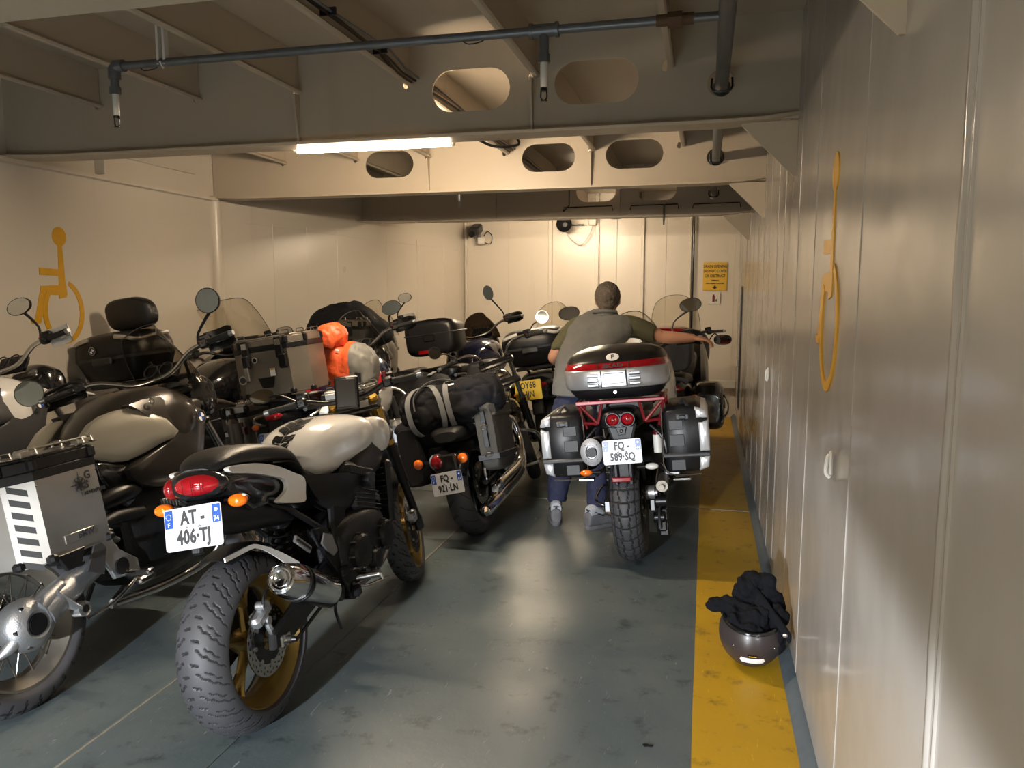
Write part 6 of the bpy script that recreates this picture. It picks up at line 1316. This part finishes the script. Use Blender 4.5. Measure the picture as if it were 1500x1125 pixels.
g=G(ALU); g.ell(tuple(Vector(F(.86,.9))+Vector((0,-.006,0))),(.010,.003,.009),12,6); g.mk('snap_button',r)
# ================================================================== man between the bikes
P0=Vector((-.76,5.12,0)); man=empty('person',P0); tag(man,'man in grey vest and olive shirt seen from behind, reaching right over the touring bike','person')
def limb(g,pts,m=None,seg=20,sm=5): g.tube([Vector(p)-P0 for p,_ in pts],[q for _,q in pts],seg,m,smooth=sm)
def rem(o,v=.008,it=4):
    md=o.modifiers.new('r','REMESH'); md.mode='VOXEL'; md.voxel_size=v; md.use_smooth_shade=True; md=o.modifiers.new('s','SMOOTH'); md.iterations=it; md.factor=.6
hipL=(-.86,5.20,.90); hipR=(-.68,5.20,.90)
g=G(SKIN)
# torso
def tor(k=1.0,g=g,m=None,z0=.88,z1=1.40,extra=0):
    rows=[]
    ctrl=[(.86,-.83,5.20,.155,.115),(.95,-.83,5.215,.150,.115),(1.05,-.815,5.25,.155,.12),(1.15,-.78,5.29,.178,.125),(1.25,-.72,5.325,.195,.125),(1.32,-.695,5.345,.205,.115),(1.38,-.68,5.36,.175,.09),(1.425,-.672,5.375,.085,.065)]
    A=cr_rows(np.array(ctrl),5); rs=[]
    for z,x,y,a,bb in A:
        if z<z0 or z>z1: continue
        rs.append([Vector((x+(a*k+extra)*math.copysign(abs(cos(t))**.85,cos(t)),y+(bb*k+extra)*math.copysign(abs(sin(t))**.85,sin(t)),z+.03*(z-.86)/.5*sin(t)*0))-P0 for t in [2*PI*j/36 for j in range(36)]])
    g.rings(rs,m=m)
tor(.93,g,SKIN)
limb(g,[((-.672,5.37,1.38),.062),((-.667,5.385,1.44),.056),((-.665,5.405,1.49),.06)])
g.ell(Vector((-.665,5.415,1.515))-P0,(.082,.098,.108),28,18,rot=Matrix.Rotation(R(-28),4,'X'))
g.ell(Vector((-.665,5.48,1.475))-P0,(.052,.05,.062),20,12,rot=Matrix.Rotation(R(-28),4,'X'))
for s in (-1,1):
    g.ell(Vector((-.665+s*.078,5.415,1.497))-P0,(.012,.020,.032),14,8,rot=Matrix.Rotation(R(-20),4,'X'))
    g.ell(Vector((-.665+s*.03,5.518,1.500))-P0,(.016,.012,.010),12,8)
g.ell(Vector((-.665,5.535,1.475))-P0,(.014,.022,.020),12,8); g.ell(Vector((-.665,5.515,1.440))-P0,(.024,.014,.008),12,6)
# arms
LA=[((-.86,5.34,1.325),.060),((-.93,5.34,1.25),.058),((-.995,5.33,1.16),.049),((-1.03,5.34,1.10),.043),((-1.01,5.42,1.08),.042),((-.97,5.52,1.08),.034),((-.94,5.58,1.085),.027)]
RA=[((-.50,5.345,1.325),.060),((-.43,5.36,1.31),.057),((-.34,5.37,1.275),.050),((-.28,5.375,1.255),.044),((-.20,5.375,1.25),.043),((-.12,5.375,1.25),.034),((-.065,5.38,1.25),.026)]
limb(g,LA); limb(g,RA)
def hand(g,w,d,up):
    w=Vector(w);d=Vector(d).normalized();up=Vector(up).normalized(); sd=d.cross(up).normalized()
    M=Matrix((sd,d,up)).transposed().to_4x4(); g.ell(w+d*.045-P0,(.042,.052,.018),18,10,rot=M)
    for k,(o,L) in enumerate(((-.031,.066),(-.011,.076),(.010,.072),(.030,.056))):
        a=w+sd*o+d*.075; p1=a+d*L*.5-up*.008; p2=p1+d*L*.3-up*.022; p3=p2+d*L*.08-up*.022
        g.tube([a-d*.02-P0,a-P0,p1-P0,p2-P0,p3-P0],[.010,.0098,.0092,.0085,.0065],10,smooth=3)
    t0=w-sd*.030+d*.02; g.tube([t0-P0,t0-sd*.025+d*.03-up*.004-P0,t0-sd*.030+d*.055-up*.016-P0],[.013,.0115,.009],10,smooth=3)
hand(g,(-.075,5.378,1.25),(1,.12,-.12),(.1,-.1,1)); hand(g,(-.945,5.575,1.085),(.35,1,-.1),(0,0,1))
# legs under the trousers
LL=[((-.88,5.20,.90),.085),((-.92,5.17,.70),.078),((-.92,5.12,.50),.056),((-.93,5.08,.32),.052),((-.95,5.05,.12),.036),((-.95,5.03,.05),.035)]
RL=[((-.76,5.20,.90),.085),((-.75,5.17,.70),.078),((-.71,5.11,.50),.056),((-.675,5.04,.32),.052),((-.665,4.98,.12),.036),((-.665,4.97,.05),.035)]
limb(g,LL); limb(g,RL)
body=g.mk('body',man); rem(body,.0065,3)
g=G(SHIRT); tor(1.0,g,SHIRT,z0=.9,z1=1.41,extra=.006)
limb(g,[((-.80,5.34,1.34),.068),((-.87,5.34,1.31),.075),((-.94,5.34,1.23),.072),((-.985,5.333,1.17),.066),((-.99,5.332,1.160),.060)],SHIRT); limb(g,[((-.56,5.345,1.34),.068),((-.49,5.35,1.325),.075),((-.42,5.36,1.305),.070),((-.345,5.37,1.275),.063),((-.335,5.371,1.272),.058)],SHIRT)
o=g.mk('shirt',man); rem(o,.009,3)
g=G(VEST); tor(1.06,g,VEST,z0=.85,z1=1.405,extra=.020); limb(g,[((-.80,5.345,1.37),.05),((-.70,5.36,1.395),.055),((-.60,5.35,1.37),.05)],VEST); o=g.mk('vest',man); rem(o,.009,4)
md=o.modifiers.new('d','DISPLACE'); md.texture=bpy.data.textures.new('vest_folds','CLOUDS'); md.texture.noise_scale=.09; md.strength=.016; md.texture_coords='LOCAL'
v_=o
g=G(BLK); g.tube([Vector((-.90+.044*k,5.222+.008*abs(k-5)**1.2*.9,1.330-.002*abs(k-5)))-P0 for k in range(10)],.0016,6,smooth=3); g.mk('yoke_seam',v_)
g=G(VEST); g.tube([Vector((-.755,5.300,1.425))-P0,Vector((-.665,5.295,1.43))-P0,Vector((-.59,5.320,1.425))-P0],[.012,.016,.012],10,smooth=4); g.tube([Vector((-.675+.075*cos(a),5.365+.072*sin(a),1.415+.012*sin(a)))-P0 for a in np.linspace(0,2*PI,20)[:-1]],.014,8,closed=True); g.mk('vest_collar',v_)
g=G(DENIM); limb(g,[((-.87,5.20,.90),.090),((-.88,5.20,.82),.105),((-.92,5.17,.70),.100),((-.92,5.12,.50),.085),((-.93,5.08,.32),.076),((-.945,5.05,.19),.068),((-.947,5.045,.145),.066)],DENIM); limb(g,[((-.775,5.20,.90),.090),((-.77,5.20,.82),.105),((-.75,5.17,.70),.098),((-.71,5.11,.50),.083),((-.675,5.04,.32),.074),((-.665,5.00,.19),.068),((-.665,4.995,.145),.066)],DENIM); o=g.mk('trousers',man); rem(o,.009,3)
md=o.modifiers.new('d','DISPLACE'); md.texture=bpy.data.textures.new('trouser_folds','CLOUDS'); md.texture.noise_scale=.06; md.strength=.022; md.texture_coords='LOCAL'
g=G(HAIR); g.ell(Vector((-.665,5.405,1.532))-P0,(.090,.102,.102),30,20,rot=Matrix.Rotation(R(-28),4,'X')); g.ell(Vector((-.665,5.345,1.475))-P0,(.058,.035,.05),20,12); o=g.mk('hair',man,ang=80)
md=o.modifiers.new('r','REMESH'); md.mode='VOXEL'; md.voxel_size=.006; md.use_smooth_shade=True; md=o.modifiers.new('d','DISPLACE'); md.texture=bpy.data.textures.new('hair_tufts','CLOUDS'); md.texture.noise_scale=.02; md.strength=.012; md.texture_coords='LOCAL'
def shoe(loc,rz):
    T=Matrix.Translation(Vector(loc)-P0)@Matrix.Rotation(R(rz),4,'Z')
    g=G(SHOE); g.loft([(-.085,.085,.02,.025,2.5),(-.075,.115,.02,.036,2.6),(-.02,.125,.02,.040,2.6),(.05,.10,.02,.043,2.6),(.12,.07,.02,.048,2.6),(.18,.055,.02,.042,2.5),(.205,.04,.02,.02,2.3)],28,5); g.xf(T); s=g.mk('shoe',man,ang=70)
    g=G(SHOE); zloft(g,[(0,.040,-.09,.205,2.6),(.012,.048,-.095,.215,2.6),(.026,.047,-.094,.213,2.6),(.03,.040,-.088,.205,2.6)],32,1); g.xf(T); g.mk('sole',s)
    g=G(SHOEW); g.loft([(-.07,.155,.07,.034,2.5),(-.03,.165,.08,.038,2.5),(.03,.135,.08,.036,2.5),(.06,.115,.08,.02,2.4)],24,4); g.xf(T); g.mk('ankle_cuff',s)
    g=G(BLK)
    for k in range(3): g.tube([(-.042,-.03+.03*k,.115-.014*k),(0,-.085+.01*k,.135-.012*k),(.042,-.03+.03*k,.115-.014*k)],.004,6,smooth=3)
    g.xf(T); g.mk('lace_strap',s)
shoe((-.95,5.02,0),14); shoe((-.665,4.97,0),-42)

r=empty('floor_scrap',(-.15,2.53,0)); tag(r,'tiny black scrap lying on the open deck near the camera','scrap')
G(BLK).prism([(-.018,0),(-.004,.008),(.004,.002),(.018,.006),(.014,-.006),(.0,-.004),(-.010,-.008)],0,.004,'z').mk('scrap_piece',r)
for o in COL.objects:
    if o.parent is None and o.get('category')=='motorcycle': o['group']='motorcycles parked on the deck'
    if o.parent is None and o.name.startswith('dry_bag'): o['group']='orange dry bags'
    if o.parent is None and o.name.startswith('wall_hook'): o['group']='hooks on the right wall'

r=empty('seat_bag',(-.27,6.62,.93),(0,0,0)); tag(r,'dark bag with red top on the seat of the black touring motorcycle at far right','bag')
g=G(DGREY); g.loft([(-.17,.26,.0,.12,3.5),(-.15,.30,-.02,.17,4),(.0,.32,-.02,.185,4),(.15,.30,-.02,.17,4),(.17,.26,0,.12,3.5)],32,4,disp=wr(.008,8,8)); g.mk('bag_body',r,ang=70)
g=G(REDD); g.loft([(-.12,.335,.30,.11,3),(.0,.35,.30,.14,3),(.12,.335,.30,.11,3)],28,3); g.mk('red_lid',r)
